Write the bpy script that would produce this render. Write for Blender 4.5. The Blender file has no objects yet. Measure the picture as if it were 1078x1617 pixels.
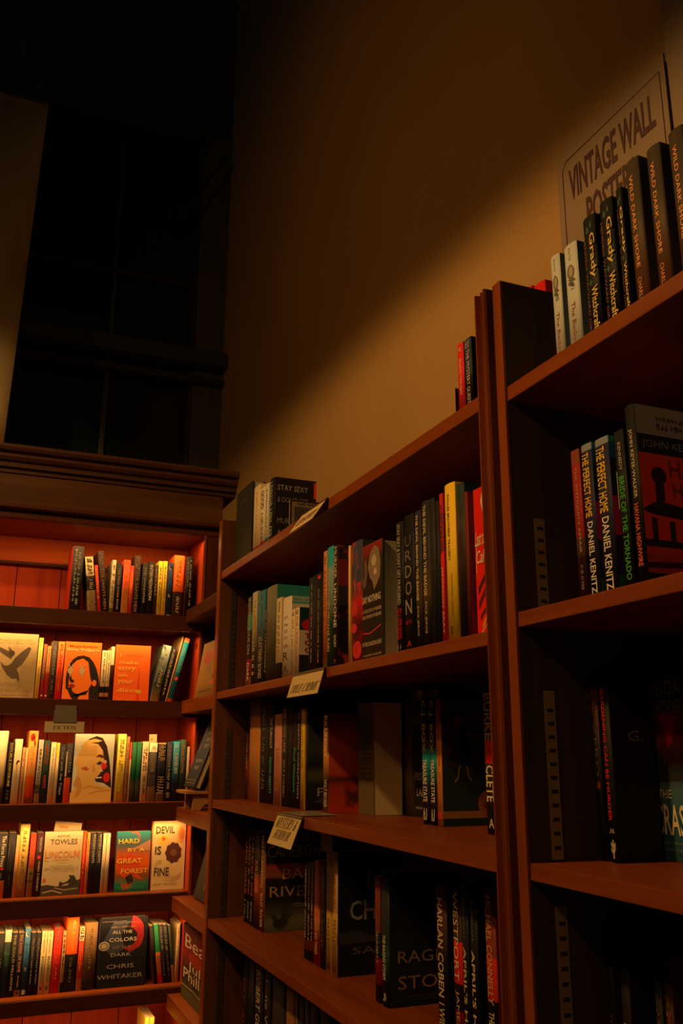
import bpy, bmesh, math, random
from mathutils import Vector, Matrix

# ------------------------------------------------------------------ scene, camera, world, lights
SC = bpy.context.scene
COL = SC.collection
random.seed(7)
CAMZ = 1.45
F_PX, PITCH, YAW, ROLL = 1398.9, 0.26438, 0.39227, 0.0041
U = 0.65                      # metres per survey unit

fw = Vector((math.sin(YAW)*math.cos(PITCH), math.cos(YAW)*math.cos(PITCH), math.sin(PITCH)))
rt0 = Vector((math.cos(YAW), -math.sin(YAW), 0)); up0 = rt0.cross(fw)
RT = math.cos(ROLL)*rt0 + math.sin(ROLL)*up0
UP = RT.cross(fw)
cam_d = bpy.data.cameras.new('camera'); cam = bpy.data.objects.new('camera', cam_d); COL.objects.link(cam)
cam_d.sensor_fit = 'HORIZONTAL'; cam_d.sensor_width = 36.0
cam_d.lens = 36.0*F_PX/1078
cam.matrix_world = Matrix(((RT.x, UP.x, -fw.x, 0), (RT.y, UP.y, -fw.y, 0), (RT.z, UP.z, -fw.z, CAMZ), (0, 0, 0, 1)))
SC.camera = cam

SC.view_settings.view_transform = 'Standard'; SC.view_settings.look = 'None'
SC.view_settings.exposure = 0.0; SC.view_settings.gamma = 1.0; SC.view_settings.use_curve_mapping = False
W = bpy.data.worlds.new('dim_shop_air'); SC.world = W; W.use_nodes = True
W.node_tree.nodes['Background'].inputs[0].default_value = (0.92, 1.0, 0.62, 1)
W.node_tree.nodes['Background'].inputs[1].default_value = 0.016

def look(o, target):
    o.rotation_euler = (Vector(target)-o.location).to_track_quat('-Z', 'Y').to_euler()

def area(name, loc, target, sx, sy, power, color, spread=math.pi):
    l = bpy.data.lights.new(name, 'AREA'); l.shape = 'RECTANGLE'; l.size = sx; l.size_y = sy
    l.energy = power; l.color = color; l.spread = spread
    o = bpy.data.objects.new(name, l); COL.objects.link(o); o.location = loc; look(o, target); return o

def spot(name, loc, target, angle, blend, power, color, radius=0.03):
    l = bpy.data.lights.new(name, 'SPOT'); l.spot_size = math.radians(angle); l.spot_blend = blend
    l.energy = power; l.color = color; l.shadow_soft_size = radius
    o = bpy.data.objects.new(name, l); COL.objects.link(o); o.location = loc; look(o, target); return o

WARM = (1.0, 0.58, 0.22)
# pendant lamp first, then unseen spots added as fill over the aisle
# pendant with an opaque shade: its rim cuts the light off about head-and-a-half high on the wall
spot('shaded_pendant', (-1.0, 1.2, 3.25), (-1.0-0.235, 1.26, 3.25-0.97), 176, 0.11, 120, (1.0, 0.51, 0.145), 0.06)
spot('near_case_fill', (-0.75, -0.1, 2.7), (0.75, 0.95, 1.45), 34, 0.6, 20, (1.0, 0.54, 0.18), 0.04)  # added fill for book sides the pendant leaves dark
spot('fiction_case_fill', (-0.35, 0.95, 3.1), (0.28, 2.95, 1.12), 38, 0.7, 37, (1.0, 0.55, 0.2), 0.04)  # added frontal fill that lifts the shelf label and covers
spot('wall_glow_fill', (-1.6, 0.9, 3.0), (1.0, 2.6, 2.6), 80, 1.0, 29, (1.0, 0.40, 0.06), 0.08)  # added soft fill, stands in for orange bounce above the pendant's cutoff
STRIP_W = 1.25
STRIP_COL = (1.0, 0.47, 0.14)

# ------------------------------------------------------------------ survey helpers: photo pixel -> point on a real plane
def ray(px, py):
    return fw + (px-539)/F_PX*RT - (py-808.5)/F_PX*UP
def at_x(px, py, X):
    d = ray(px, py); return Vector((0, 0, CAMZ)) + d*(X/d.x)
def at_y(px, py, Y):
    d = ray(px, py); return Vector((0, 0, CAMZ)) + d*(Y/d.y)
def to_px(p):
    q = Vector(p)-Vector((0, 0, CAMZ)); w = q.dot(fw)
    return 539+F_PX*q.dot(RT)/w, 808.5-F_PX*q.dot(UP)/w

# ------------------------------------------------------------------ materials
MATS = {}
def new_mat(name):
    m = bpy.data.materials.new(name); m.use_nodes = True
    return m, m.node_tree, m.node_tree.nodes['Principled BSDF']

def plain(col, rough=0.5, spec=0.5, metal=0.0):
    k = ('p', tuple(col), rough, metal)
    if k not in MATS:
        m, t, b = new_mat('plain_surface')
        b.inputs['Base Color'].default_value = (*col, 1); b.inputs['Roughness'].default_value = rough
        b.inputs['Metallic'].default_value = metal; b.inputs['Specular IOR Level'].default_value = spec
        MATS[k] = m
    return MATS[k]

def cover_mat(stops, noise=None, rough=0.58):
    """printed cover: colour by height (constant or blended), optional mottled second colour"""
    if isinstance(stops, tuple): stops = [(0, stops)]
    k = ('c', tuple(stops), noise, rough)
    if k in MATS: return MATS[k]
    m, t, b = new_mat('printed_cover'); N = t.nodes; L = t.links
    b.inputs['Roughness'].default_value = rough; b.inputs['Specular IOR Level'].default_value = .2
    tc = N.new('ShaderNodeTexCoord')
    sp = N.new('ShaderNodeSeparateXYZ'); L.new(tc.outputs['Generated'], sp.inputs[0])
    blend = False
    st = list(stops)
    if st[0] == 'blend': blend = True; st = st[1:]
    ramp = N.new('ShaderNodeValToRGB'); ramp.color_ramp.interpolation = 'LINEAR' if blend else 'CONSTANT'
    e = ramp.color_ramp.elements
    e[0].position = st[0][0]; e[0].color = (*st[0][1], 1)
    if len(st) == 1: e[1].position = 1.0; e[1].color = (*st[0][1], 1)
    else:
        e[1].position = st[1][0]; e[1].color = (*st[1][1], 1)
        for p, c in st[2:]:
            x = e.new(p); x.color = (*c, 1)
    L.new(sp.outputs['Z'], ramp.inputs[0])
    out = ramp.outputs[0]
    if noise:
        c2, sc, thr = noise[:3]
        nz = N.new('ShaderNodeTexNoise'); nz.inputs['Scale'].default_value = sc; nz.inputs['Detail'].default_value = 4
        L.new(tc.outputs['Object'], nz.inputs['Vector'])
        r2 = N.new('ShaderNodeValToRGB'); r2.color_ramp.elements[0].position = thr-0.04; r2.color_ramp.elements[1].position = thr+0.06
        L.new(nz.outputs['Fac'], r2.inputs[0])
        mx = N.new('ShaderNodeMix'); mx.data_type = 'RGBA'
        L.new(r2.outputs[0], mx.inputs[0]); L.new(out, mx.inputs[6]); mx.inputs[7].default_value = (*c2, 1)
        out = mx.outputs[2]
    L.new(out, b.inputs['Base Color'])
    MATS[k] = m
    return m

def page_mat(col=(0.62, 0.50, 0.30)):
    k = ('pg', col)
    if k in MATS: return MATS[k]
    m, t, b = new_mat('page_edges'); N = t.nodes; L = t.links
    tc = N.new('ShaderNodeTexCoord'); wv = N.new('ShaderNodeTexWave'); wv.wave_type = 'BANDS'; wv.bands_direction = 'X'
    wv.inputs['Scale'].default_value = 95; wv.inputs['Distortion'].default_value = 2.5; wv.inputs['Detail'].default_value = 2
    L.new(tc.outputs['Object'], wv.inputs['Vector'])
    mx = N.new('ShaderNodeMix'); mx.data_type = 'RGBA'; L.new(wv.outputs['Fac'], mx.inputs[0])
    mx.inputs[6].default_value = (col[0]*.55, col[1]*.52, col[2]*.48, 1); mx.inputs[7].default_value = (*col, 1)
    L.new(mx.outputs[2], b.inputs['Base Color']); b.inputs['Roughness'].default_value = 0.85
    MATS[k] = m
    return m

def wood(name, light, dark, axis='x', rough=0.42, scale=1.0, knots=False):
    k = ('w', name, axis)
    if k in MATS: return MATS[k]
    m, t, b = new_mat(name+'_wood'); N = t.nodes; L = t.links
    tc = N.new('ShaderNodeTexCoord'); mp = N.new('ShaderNodeMapping')
    s = {'x': (1.2, 22, 22), 'y': (22, 1.2, 22), 'z': (22, 22, 1.2)}[axis]
    mp.inputs['Scale'].default_value = tuple(a*scale for a in s)
    L.new(tc.outputs['Object'], mp.inputs[0])
    nz = N.new('ShaderNodeTexNoise'); nz.inputs['Scale'].default_value = 1.6; nz.inputs['Detail'].default_value = 6; nz.inputs['Distortion'].default_value = 0.6
    L.new(mp.outputs[0], nz.inputs['Vector'])
    rp = N.new('ShaderNodeValToRGB'); rp.color_ramp.elements[0].position = .3; rp.color_ramp.elements[1].position = .72
    rp.color_ramp.elements[0].color = (*dark, 1); rp.color_ramp.elements[1].color = (*light, 1)
    L.new(nz.outputs['Fac'], rp.inputs[0]); out = rp.outputs[0]; b.inputs['Specular IOR Level'].default_value = .3
    if knots:
        vo = N.new('ShaderNodeTexVoronoi'); vo.inputs['Scale'].default_value = 3.1
        mp2 = N.new('ShaderNodeMapping'); mp2.inputs['Location'].default_value = (0.13, 0.4, 0.21); mp2.inputs['Scale'].default_value = (1, 1, 1.5)
        L.new(tc.outputs['Object'], mp2.inputs[0]); L.new(mp2.outputs[0], vo.inputs['Vector'])
        r3 = N.new('ShaderNodeValToRGB'); r3.color_ramp.elements[0].position = .03; r3.color_ramp.elements[1].position = .075
        r3.color_ramp.elements[0].color = (1, 1, 1, 1); r3.color_ramp.elements[1].color = (0, 0, 0, 1)
        L.new(vo.outputs['Distance'], r3.inputs[0])
        mx = N.new('ShaderNodeMix'); mx.data_type = 'RGBA'; L.new(r3.outputs[0], mx.inputs[0]); L.new(out, mx.inputs[6])
        mx.inputs[7].default_value = (dark[0]*.25, dark[1]*.25, dark[2]*.25, 1); out = mx.outputs[2]
    L.new(out, b.inputs['Base Color'])
    b.inputs['Roughness'].default_value = rough
    bp = N.new('ShaderNodeBump'); bp.inputs['Strength'].default_value = 0.12; bp.inputs['Distance'].default_value = 0.002
    L.new(nz.outputs['Fac'], bp.inputs['Height']); L.new(bp.outputs[0], b.inputs['Normal'])
    MATS[k] = m
    return m

def oak(a): return wood('cherry', (0.27, 0.060, 0.005), (0.165, 0.032, 0.003), a, 0.40)
def walnut(a): return wood('walnut', (0.060, 0.034, 0.017), (0.030, 0.017, 0.009), a, 0.6)
def pine(a): return wood('red_pine', (0.50, 0.056, 0.004), (0.33, 0.028, 0.003), a, 0.65, 0.8, True)
def frame_wood(a): return wood('dark_cherry', (0.085, 0.016, 0.005), (0.045, 0.009, 0.003), a, 0.5)

def plaster():
    m, t, b = new_mat('plaster'); N = t.nodes; L = t.links
    tc = N.new('ShaderNodeTexCoord'); nz = N.new('ShaderNodeTexNoise'); nz.inputs['Scale'].default_value = 1.3; nz.inputs['Detail'].default_value = 8
    L.new(tc.outputs['Object'], nz.inputs['Vector'])
    rp = N.new('ShaderNodeValToRGB'); rp.color_ramp.elements[0].position = .3; rp.color_ramp.elements[1].position = .75
    rp.color_ramp.elements[0].color = (0.36, 0.215, 0.075, 1); rp.color_ramp.elements[1].color = (0.44, 0.275, 0.10, 1)
    L.new(nz.outputs['Fac'], rp.inputs[0]); L.new(rp.outputs[0], b.inputs['Base Color']); b.inputs['Roughness'].default_value = .85
    n2 = N.new('ShaderNodeTexNoise'); n2.inputs['Scale'].default_value = 160; n2.inputs['Detail'].default_value = 4
    L.new(tc.outputs['Object'], n2.inputs['Vector'])
    bp = N.new('ShaderNodeBump'); bp.inputs['Strength'].default_value = .35; bp.inputs['Distance'].default_value = .003
    L.new(n2.outputs['Fac'], bp.inputs['Height']); L.new(bp.outputs[0], b.inputs['Normal'])
    return m

# ------------------------------------------------------------------ mesh helpers
def link(name, me, parent=None, loc=(0, 0, 0), rot=(0, 0, 0)):
    o = bpy.data.objects.new(name, me); COL.objects.link(o); o.location = loc; o.rotation_euler = rot
    if parent: o.parent = parent
    return o
def finish(bm, name, mats):
    me = bpy.data.meshes.new(name); bm.to_mesh(me); bm.free()
    for m in mats: me.materials.append(m)
    return me
def bm_box(bm, lo, hi, mi=0, bev=0.0):
    x0, y0, z0 = lo; x1, y1, z1 = hi
    vs = [bm.verts.new(p) for p in ((x0,y0,z0),(x1,y0,z0),(x1,y1,z0),(x0,y1,z0),(x0,y0,z1),(x1,y0,z1),(x1,y1,z1),(x0,y1,z1))]
    fs = []
    for f in ((3,2,1,0),(4,5,6,7),(0,1,5,4),(1,2,6,5),(2,3,7,6),(3,0,4,7)):
        q = bm.faces.new([vs[i] for i in f]); q.material_index = mi; fs.append(q)
    if bev > 0:
        es = set(e for f in fs for e in f.edges)
        r = bmesh.ops.bevel(bm, geom=list(es), offset=bev, segments=2, affect='EDGES', profile=.7)
        for f in r['faces']: f.material_index = mi
def box_obj(name, lo, hi, mat, parent=None, bev=0.0, origin=None):
    """box in world coordinates with its own origin at its base centre"""
    c = origin or ((lo[0]+hi[0])/2, (lo[1]+hi[1])/2, lo[2])
    if parent: base = Vector(parent.location)
    else: base = Vector((0, 0, 0))
    bm = bmesh.new(); bm_box(bm, [lo[i]-c[i] for i in range(3)], [hi[i]-c[i] for i in range(3)], 0, bev)
    return link(name, finish(bm, name, [mat]), parent, tuple(Vector(c)-base))
def profile_obj(name, prof, axis, a0, a1, mat, parent=None):
    """extrude a closed profile: axis 'x' -> (y,z) points, 'z' -> (x,y) points"""
    bm = bmesh.new()
    def P(q, a): return (a, q[0], q[1]) if axis == 'x' else ((q[0], q[1], a) if axis == 'z' else (q[0], a, q[1]))
    A = [bm.verts.new(P(q, a0)) for q in prof]; B = [bm.verts.new(P(q, a1)) for q in prof]
    bm.faces.new(A); bm.faces.new(B[::-1])
    n = len(prof)
    for i in range(n): bm.faces.new((A[i], B[i], B[(i+1) % n], A[(i+1) % n]))
    bmesh.ops.recalc_face_normals(bm, faces=bm.faces)
    o = link(name, finish(bm, name, [mat]), parent)
    if parent: o.location = -Vector(parent.location)
    return o
def empty(name, loc, label, cat, group=None):
    o = bpy.data.objects.new(name, None); COL.objects.link(o); o.location = loc; o.empty_display_size = .05
    o['label'] = label; o['category'] = cat
    if group: o['group'] = group
    return o
def structure(o): o['kind'] = 'structure'; return o

# ------------------------------------------------------------------ lettering
GLYPH = {}
def glyphs(text, bold=0.0):
    k = (text, bold)
    if k not in GLYPH:
        c = bpy.data.curves.new('lettering', 'FONT'); c.body = text; c.resolution_u = 2; c.offset = bold; c.size = 1.0
        c.fill_mode = 'FRONT' if hasattr(c, 'fill_mode') else 'NONE'
        o = bpy.data.objects.new('lettering', c); COL.objects.link(o)
        bpy.context.view_layer.update()
        me = bpy.data.meshes.new_from_object(o.evaluated_get(bpy.context.evaluated_depsgraph_get()))
        V = [tuple(v.co) for v in me.vertices]; Fc = [tuple(p.vertices) for p in me.polygons]
        bpy.data.objects.remove(o); bpy.data.curves.remove(c); bpy.data.meshes.remove(me)
        xs = [v[0] for v in V]; ys = [v[1] for v in V]; x0, x1, y0, y1 = min(xs), max(xs), min(ys), max(ys)
        GLYPH[k] = ([((v[0]-x0)/(x1-x0), (v[1]-y0)/(y1-y0)) for v in V], Fc)
    return GLYPH[k]

def stroke_poly(pts, w):
    """polygon strip around a polyline, in plane units"""
    out = []
    n = len(pts); L = []; Rr = []
    for i, p in enumerate(pts):
        a = pts[max(0, i-1)]; b = pts[min(n-1, i+1)]
        dx, dy = b[0]-a[0], b[1]-a[1]; l = math.hypot(dx, dy) or 1
        ww = (w[i] if isinstance(w, (list, tuple)) else w)/2
        nx, ny = -dy/l*ww, dx/l*ww
        L.append((p[0]+nx, p[1]+ny)); Rr.append((p[0]-nx, p[1]-ny))
    for i in range(n-1): out.append([L[i], Rr[i], Rr[i+1], L[i+1]])
    return out
def arc(cx, cy, rx, ry, a0, a1, n=14):
    return [(cx+rx*math.cos(math.radians(a0+(a1-a0)*i/n)), cy+ry*math.sin(math.radians(a0+(a1-a0)*i/n))) for i in range(n+1)]
TK, TN, SF = 0.17, 0.05, 0.045
def bar(x0, x1, y0, y1): return [[(x0, y0), (x1, y0), (x1, y1), (x0, y1)]]
def serifs(x, y, w=.16): return bar(x-w, x+w, y, y+SF) if y < .5 else bar(x-w, x+w, y-SF, y)
def tw(n, thick=TK, thin=TN, ph=0): return [thin+(thick-thin)*abs(math.cos(math.pi*(i/n)+ph)) for i in range(n+1)]
def serif_letter(ch):
    """high-contrast roman capitals drawn as strokes; returns (polygons, width)"""
    g = []
    def st(x): return bar(x-TK/2, x+TK/2, 0, 1)+serifs(x, 0)+serifs(x, 1)
    if ch == 'I': return st(.2), .42
    if ch == 'F' or ch == 'E':
        g = st(.2)+bar(.2, .68, 1-SF, 1)+stroke_poly([(.66, 1), (.66, .72)], SF)+bar(.2, .5, .48, .48+SF)+stroke_poly([(.5, .6), (.5, .38)], SF)
        if ch == 'E': g += bar(.2, .7, 0, SF)+stroke_poly([(.69, 0), (.69, .3)], SF)
        return g, .78
    if ch == 'T': return bar(.36-TK/2, .36+TK/2, 0, 1)+serifs(.36, 0)+bar(.02, .7, 1-SF, 1)+stroke_poly([(.04, 1), (.04, .72)], SF)+stroke_poly([(.68, 1), (.68, .72)], SF), .76
    if ch == 'C' or ch == 'O':
        a = arc(.42, .5, .34, .49, 50 if ch == 'C' else 0, 310 if ch == 'C' else 360, 24)
        n = len(a)-1; a0 = 50 if ch == 'C' else 0; a1 = 310 if ch == 'C' else 360
        ws = [TN+(TK-TN)*abs(math.cos(math.radians(a0+(a1-a0)*i/n)))**1.5 for i in range(n+1)]
        g = stroke_poly(a, ws)
        if ch == 'C': g += stroke_poly([(.7, .98), (.7, .68)], SF)
        return g, .86
    if ch == 'N': return stroke_poly([(.12, 0), (.12, 1)], TN)+stroke_poly([(.74, 0), (.74, 1)], TN)+stroke_poly([(.12, 1), (.74, 0)], TK)+serifs(.12, 0, .12)+serifs(.74, 1, .12)+serifs(.1, 1, .1), .88
    if ch == 'M': return stroke_poly([(.12, 0), (.12, 1)], TN)+stroke_poly([(.15, 1), (.48, .05)], TK)+stroke_poly([(.48, .05), (.82, 1)], TN)+stroke_poly([(.84, 0), (.84, 1)], TK)+serifs(.12, 0, .12)+serifs(.84, 0, .15)+serifs(.84, 1, .15)+serifs(.12, 1, .12), 1.04
    if ch == 'R':
        a = arc(.3, .74, .3, .245, 90, -90, 12); n = 12
        return st(.2)+bar(.2, .3, 1-SF, 1)+bar(.2, .3, .48, .48+SF)+stroke_poly(a, [TN+(TK-TN)*math.sin(math.pi*i/n) for i in range(n+1)])+stroke_poly([(.38, .5), (.62, .08), (.76, .03)], [TN, TK, TN]), .82
    if ch == 'U':
        a = [(.2, 1), (.2, .3)]+arc(.44, .3, .24, .27, 180, 360, 12)+[(.68, 1)]
        return stroke_poly(a, [TK]*2+[TK+(TN-TK)*i/12 for i in range(13)]+[TN])+serifs(.2, 1)+serifs(.68, 1, .12), .86
    if ch == 'Y': return stroke_poly([(.1, 1), (.4, .45)], TK)+stroke_poly([(.72, 1), (.4, .45)], TN)+stroke_poly([(.4, .48), (.4, 0)], TK)+serifs(.1, 1, .12)+serifs(.72, 1, .12)+serifs(.4, 0, .15), .8
    if ch == 'S':
        a = arc(.34, .745, .24, .235, 40, 200, 10)+[(.34, .5)]+arc(.34, .265, .26, .245, 30, -150, 10)
        n = len(a)-1
        return stroke_poly(a, [TN+(TK-TN)*math.sin(math.pi*i/n)**2 for i in range(n+1)])+stroke_poly([(.58, .99), (.58, .72)], SF)+stroke_poly([(.08, .01), (.08, .3)], SF), .68
    if ch == 'H': return st(.2)+st(.72)+bar(.2, .72, .48, .48+SF), .94
    if ch == '&':
        a = [(.78, .45), (.6, .1), (.3, .02), (.12, .2), (.2, .42), (.46, .64), (.5, .86), (.36, .98), (.24, .86), (.3, .66), (.8, .02)]
        return stroke_poly(a, [TN, TN, .1, TK, TK, .07, .1, .05, TK*.7, TK, TK]), .9
    if ch == ' ': return [], .35
    return st(.2), .4
def serif_text(text):
    x = 0; out = []
    for ch in text:
        g, w = serif_letter(ch)
        out += [[(p[0]+x, p[1]) for p in poly] for poly in g]; x += w
    return [[(p[0]/x, p[1]) for p in poly] for poly in out]

def random_marks(n, seed):
    """tiny unreadable print: dashes of uneven length"""
    r = random.Random(seed); x = 0; out = []
    for i in range(n):
        w = r.uniform(.5, 1.2)
        if r.random() < .15: x += 1.0
        k = r.randint(0, 2)
        if k == 0: out += [[(x, 0), (x+w*.35, 0), (x+w*.35, 1), (x, 1)], [(x, .4), (x+w, .4), (x+w, .62), (x, .62)]]
        elif k == 1: out += [[(x, 0), (x+w, 0), (x+w, .25), (x, .25)], [(x+w*.6, 0), (x+w, 0), (x+w, 1), (x+w*.6, 1)]]
        else: out += [[(x, 0), (x+w*.3, 0), (x+w*.3, 1), (x, 1)], [(x, .75), (x+w, .75), (x+w, 1), (x, 1)], [(x+w*.65, 0), (x+w, 0), (x+w, 1), (x+w*.65, 1)]]
        x += w+.35
    return [[(p[0]/x, p[1]) for p in poly] for poly in out]

SEED = [0]
def text_mesh(text, mapf, mat, slant=0.0, bold=0.0):
    """mapf: (s,t) in 0..1 -> 3D point"""
    bm = bmesh.new()
    if text.startswith('~') or text.startswith('^'):
        SEED[0] += 1
        polys = random_marks(int(text[1:]), SEED[0]) if text[0] == '~' else serif_text(text[1:])
        for p in polys:
            try: bm.faces.new([bm.verts.new(mapf(q[0]+slant*(q[1]-.5), q[1])) for q in p])
            except ValueError: pass
    else:
        V, Fc = glyphs(text, bold)
        vs = [bm.verts.new(mapf(v[0]+slant*(v[1]-.5), v[1])) for v in V]
        for f in Fc:
            try: bm.faces.new([vs[i] for i in f])
            except ValueError: pass
    return finish(bm, 'lettering', [mat])

# ------------------------------------------------------------------ book builder
K=(.010,.010,.012); K2=(.022,.022,.026); WH=(.80,.72,.55); CR=(.62,.50,.30); YL=(.78,.60,.05); RD=(.62,.02,.012); OR=(.90,.20,.025)
NV=(.015,.03,.10); BL=(.03,.14,.34); TL=(.02,.30,.36); GN=(.015,.11,.05); DG=(.012,.045,.028); BR=(.12,.045,.018); TN_=(.42,.28,.12)
GY=(.17,.17,.15); MR=(.12,.012,.018); PK=(.62,.30,.27); GD=(.75,.50,.14); DO=(.45,.12,.03); LG=(.45,.45,.40)

def letter_mat(c): return plain(c, .5)

def make_book(name, t, h, d, spine, front=None, back=None, hard=False, texts=(), ctexts=(), art=(), sart=(), pages=CR, overhang=None):
    """returns list of (part_name, mesh). Local axes: x thickness, y depth from spine, z up."""
    front = front or spine; back = back or spine
    c = .0026 if hard else .0006
    c = min(c, t*.2)
    oh = .003 if hard else .0004
    bulge = min(.0032, t*.13) if hard else min(.0010, t*.05)
    parts = []
    n = 8
    outer = []
    for i in range(n+1):
        u = -1+2*i/n
        outer.append((u*t/2, bulge*(u*u)))      # spine crest at y=0
    prof = [(-t/2, d)]+outer+[(t/2, d), (t/2-c, d), (t/2-c, bulge+c), (-t/2+c, bulge+c), (-t/2+c, d)]
    bm = bmesh.new()
    A = [bm.verts.new((p[0], p[1], 0)) for p in prof]; B = [bm.verts.new((p[0], p[1], h)) for p in prof]
    N = len(prof)
    for i in range(N):
        f = bm.faces.new((A[i], A[(i+1) % N], B[(i+1) % N], B[i]))
        f.material_index = 2 if i == 0 else (1 if i == n+1 else 0)
        if 1 <= i <= n: f.smooth = True
    m = n+3
    # caps as quads (spine wall + boards)
    def cap(R, flip):
        k = N
        quads = [(0, 1, k-2, k-1), (k-5+0, k-4, k-3, n+1)]
        L = []
        L.append([R[0], R[1], R[N-2], R[N-1]])
        L.append([R[n+1], R[n+2], R[n+3], R[n+4]])
        L.append([R[i] for i in range(1, n+2)]+[R[n+4], R[N-2]])
        for q in L:
            if flip: q = q[::-1]
            f = bm.faces.new(q); f.material_index = 0
    cap(A, True); cap(B, False)
    bmesh.ops.recalc_face_normals(bm, faces=bm.faces)
    parts.append(('cover', finish(bm, 'cover', [spine, front, back]), None))
    bm = bmesh.new(); bm_box(bm, (-t/2+c, bulge+c, oh), (t/2-c, d-(.004 if hard else .0006), h-oh))
    parts.append(('page_block', finish(bm, 'page_block', [page_mat(pages)]), None))
    def sp_y(x): return bulge*((2*x/t)**2)
    used = {}
    def nm(base):
        return base
    order = ['title', 'author_name', 'small_print', 'small_print', 'small_print', 'small_print', 'small_print', 'small_print']
    for i, tx in enumerate(texts):
        s, z0, z1, wf, col = tx[:5]; xo = tx[5] if len(tx) > 5 else 0; opt = tx[6] if len(tx) > 6 else ''
        e = .0004
        if 'h' in opt:      # upright letters across the spine
            def mp(a, b2, z0=z0, z1=z1, wf=wf, xo=xo):
                x = (a-.5)*wf*t+xo*t; return (x, -e, (z0+(z1-z0)*b2)*h)
        else:
            def mp(a, b2, z0=z0, z1=z1, wf=wf, xo=xo):
                x = (b2-.5)*wf*t+xo*t; return (x, -e, (z1-(z1-z0)*a)*h)
        parts.append((order[min(i, 7)] + '_lettering' if i < 2 else 'small_print', text_mesh(s, mp, letter_mat(col), .0, .012 if 'b' in opt else 0), None))
    for i, tx in enumerate(ctexts):
        s, u0, u1, v0, v1, col = tx[:6]; opt = tx[6] if len(tx) > 6 else ''
        e = .0009
        def mp2(a, b2, u0=u0, u1=u1, v0=v0, v1=v1): return (t/2+e, (u0+(u1-u0)*a)*d, (v0+(v1-v0)*b2)*h)
        parts.append(('cover_lettering', text_mesh(s, mp2, letter_mat(col), .12 if 'i' in opt else 0, .012 if 'b' in opt else 0), None))
    for which, items in (('front', art), ('spine', sart)):
        if not items: continue
        bm = bmesh.new(); ms = []; idx = {}
        for j, it in enumerate(items):
            col = it[-1]
            if col not in idx: idx[col] = len(ms); ms.append(letter_mat(col))
            if it[0] == 'p': polys = [it[1]]
            elif it[0] == 'e': polys = [arc(it[1], it[2], it[3], it[4], 0, 360, 22)[:-1]]
            elif it[0] == 'b': polys = [[(it[1], it[3]), (it[2], it[3]), (it[2], it[4]), (it[1], it[4])]]
            elif it[0] == 'l': polys = stroke_poly(it[1], it[2])
            e = .00025+.00003*min(j, 14)
            for p in polys:
                if which == 'front': vs = [bm.verts.new((t/2+e, q[0]*d, q[1]*h)) for q in p]
                else: vs = [bm.verts.new(((q[0]-.5)*t, sp_y((q[0]-.5)*t)*.15-e*.6, q[1]*h)) for q in p]
                try:
                    f = bm.faces.new(vs); f.material_index = idx[col]
                except ValueError: pass
        parts.append(('cover_illustration' if which == 'front' else 'spine_emblem', finish(bm, 'illustration', ms), None))
    return parts

class Row:
    def __init__(s, side, plane, z, group, where):
        s.side = side; s.plane = plane; s.z = z; s.group = group; s.where = where; s.prev = None; s.n = 0; s.lim = None
    def edges(s, x0, x1, top, plane):
        out = []
        for x in (x0, x1):
            if s.side == 'L':
                p = at_y(x, top, plane); b = to_px((p.x, plane, s.z)); q = at_y(x, (top+b[1])/2, plane); out.append((q.x, p.z))
            else:
                p = at_x(x, top, plane); b = to_px((plane, p.y, s.z)); q = at_x(x, (top+b[1])/2, plane); out.append((q.y, p.z))
        c = (x0+x1)/2
        zt = (at_y(c, top, plane) if s.side == 'L' else at_x(c, top, plane)).z
        a, b = out[0][0], out[1][0]
        if s.side == 'L': a, b = min(a, .699), min(b, .702)
        elif s.lim: a, b = min(a, s.lim[1]), max(b, s.lim[0])
        return a, b, zt
    def label(s, look, short):
        if s.prev is None: lab = look+', '+s.where
        else: lab = look+', right of '+s.prev
        s.prev = short; return lab

REG = []
def place(row, parts, loc, rotz, lean, look, short, kind='book', leany=0.0):
    e = empty(kind, loc, row.label(look, short), 'book', row.group)
    e.rotation_mode = 'XYZ'
    R = Matrix.Rotation(rotz, 4, 'Z') @ Matrix.Rotation(lean, 4, 'Y') @ Matrix.Rotation(leany, 4, 'X')
    e.rotation_euler = R.to_euler('XYZ')
    for nme, me, _ in parts:
        o = bpy.data.objects.new(nme, me); COL.objects.link(o); o.parent = e
    REG.append(e)
    return e

def B(row, x0, x1, top, look, short, spine, texts=(), hard=False, rec=0.0, lean=0.0, front=None, back=None, d=None,
      pages=CR, noise=None, sart=(), ctexts=(), art=(), fn=None, kind='book'):
    """spine-out book between two pixel columns measured at mid height"""
    plane = row.plane+rec
    a, b, zt = row.edges(x0, x1, top, plane)
    t = abs(b-a)-.0006; c = (a+b)/2; h = zt-row.z
    ln = math.radians(lean)
    if lean: h = h/max(.5, math.cos(ln)); t = t*math.cos(ln)
    d = d or min(h*.66, .165)
    fm = cover_mat(front, fn) if front is not None else None
    bk = cover_mat(back) if back is not None else None
    parts = make_book('book', t, h, d, cover_mat(spine, noise), fm, bk, hard, texts, ctexts, art, sart, pages)
    # lean pivots about mid height so that the measured columns stay true
    off = math.tan(ln)*h*math.cos(ln)/2
    lift = abs(math.sin(ln))*t/2
    if row.side == 'L': place(row, parts, (c-off, plane, row.z+lift), 0, ln, look, short, kind)
    else: place(row, parts, (plane, c+off, row.z+lift), -math.pi/2, ln, look, short, kind)

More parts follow.
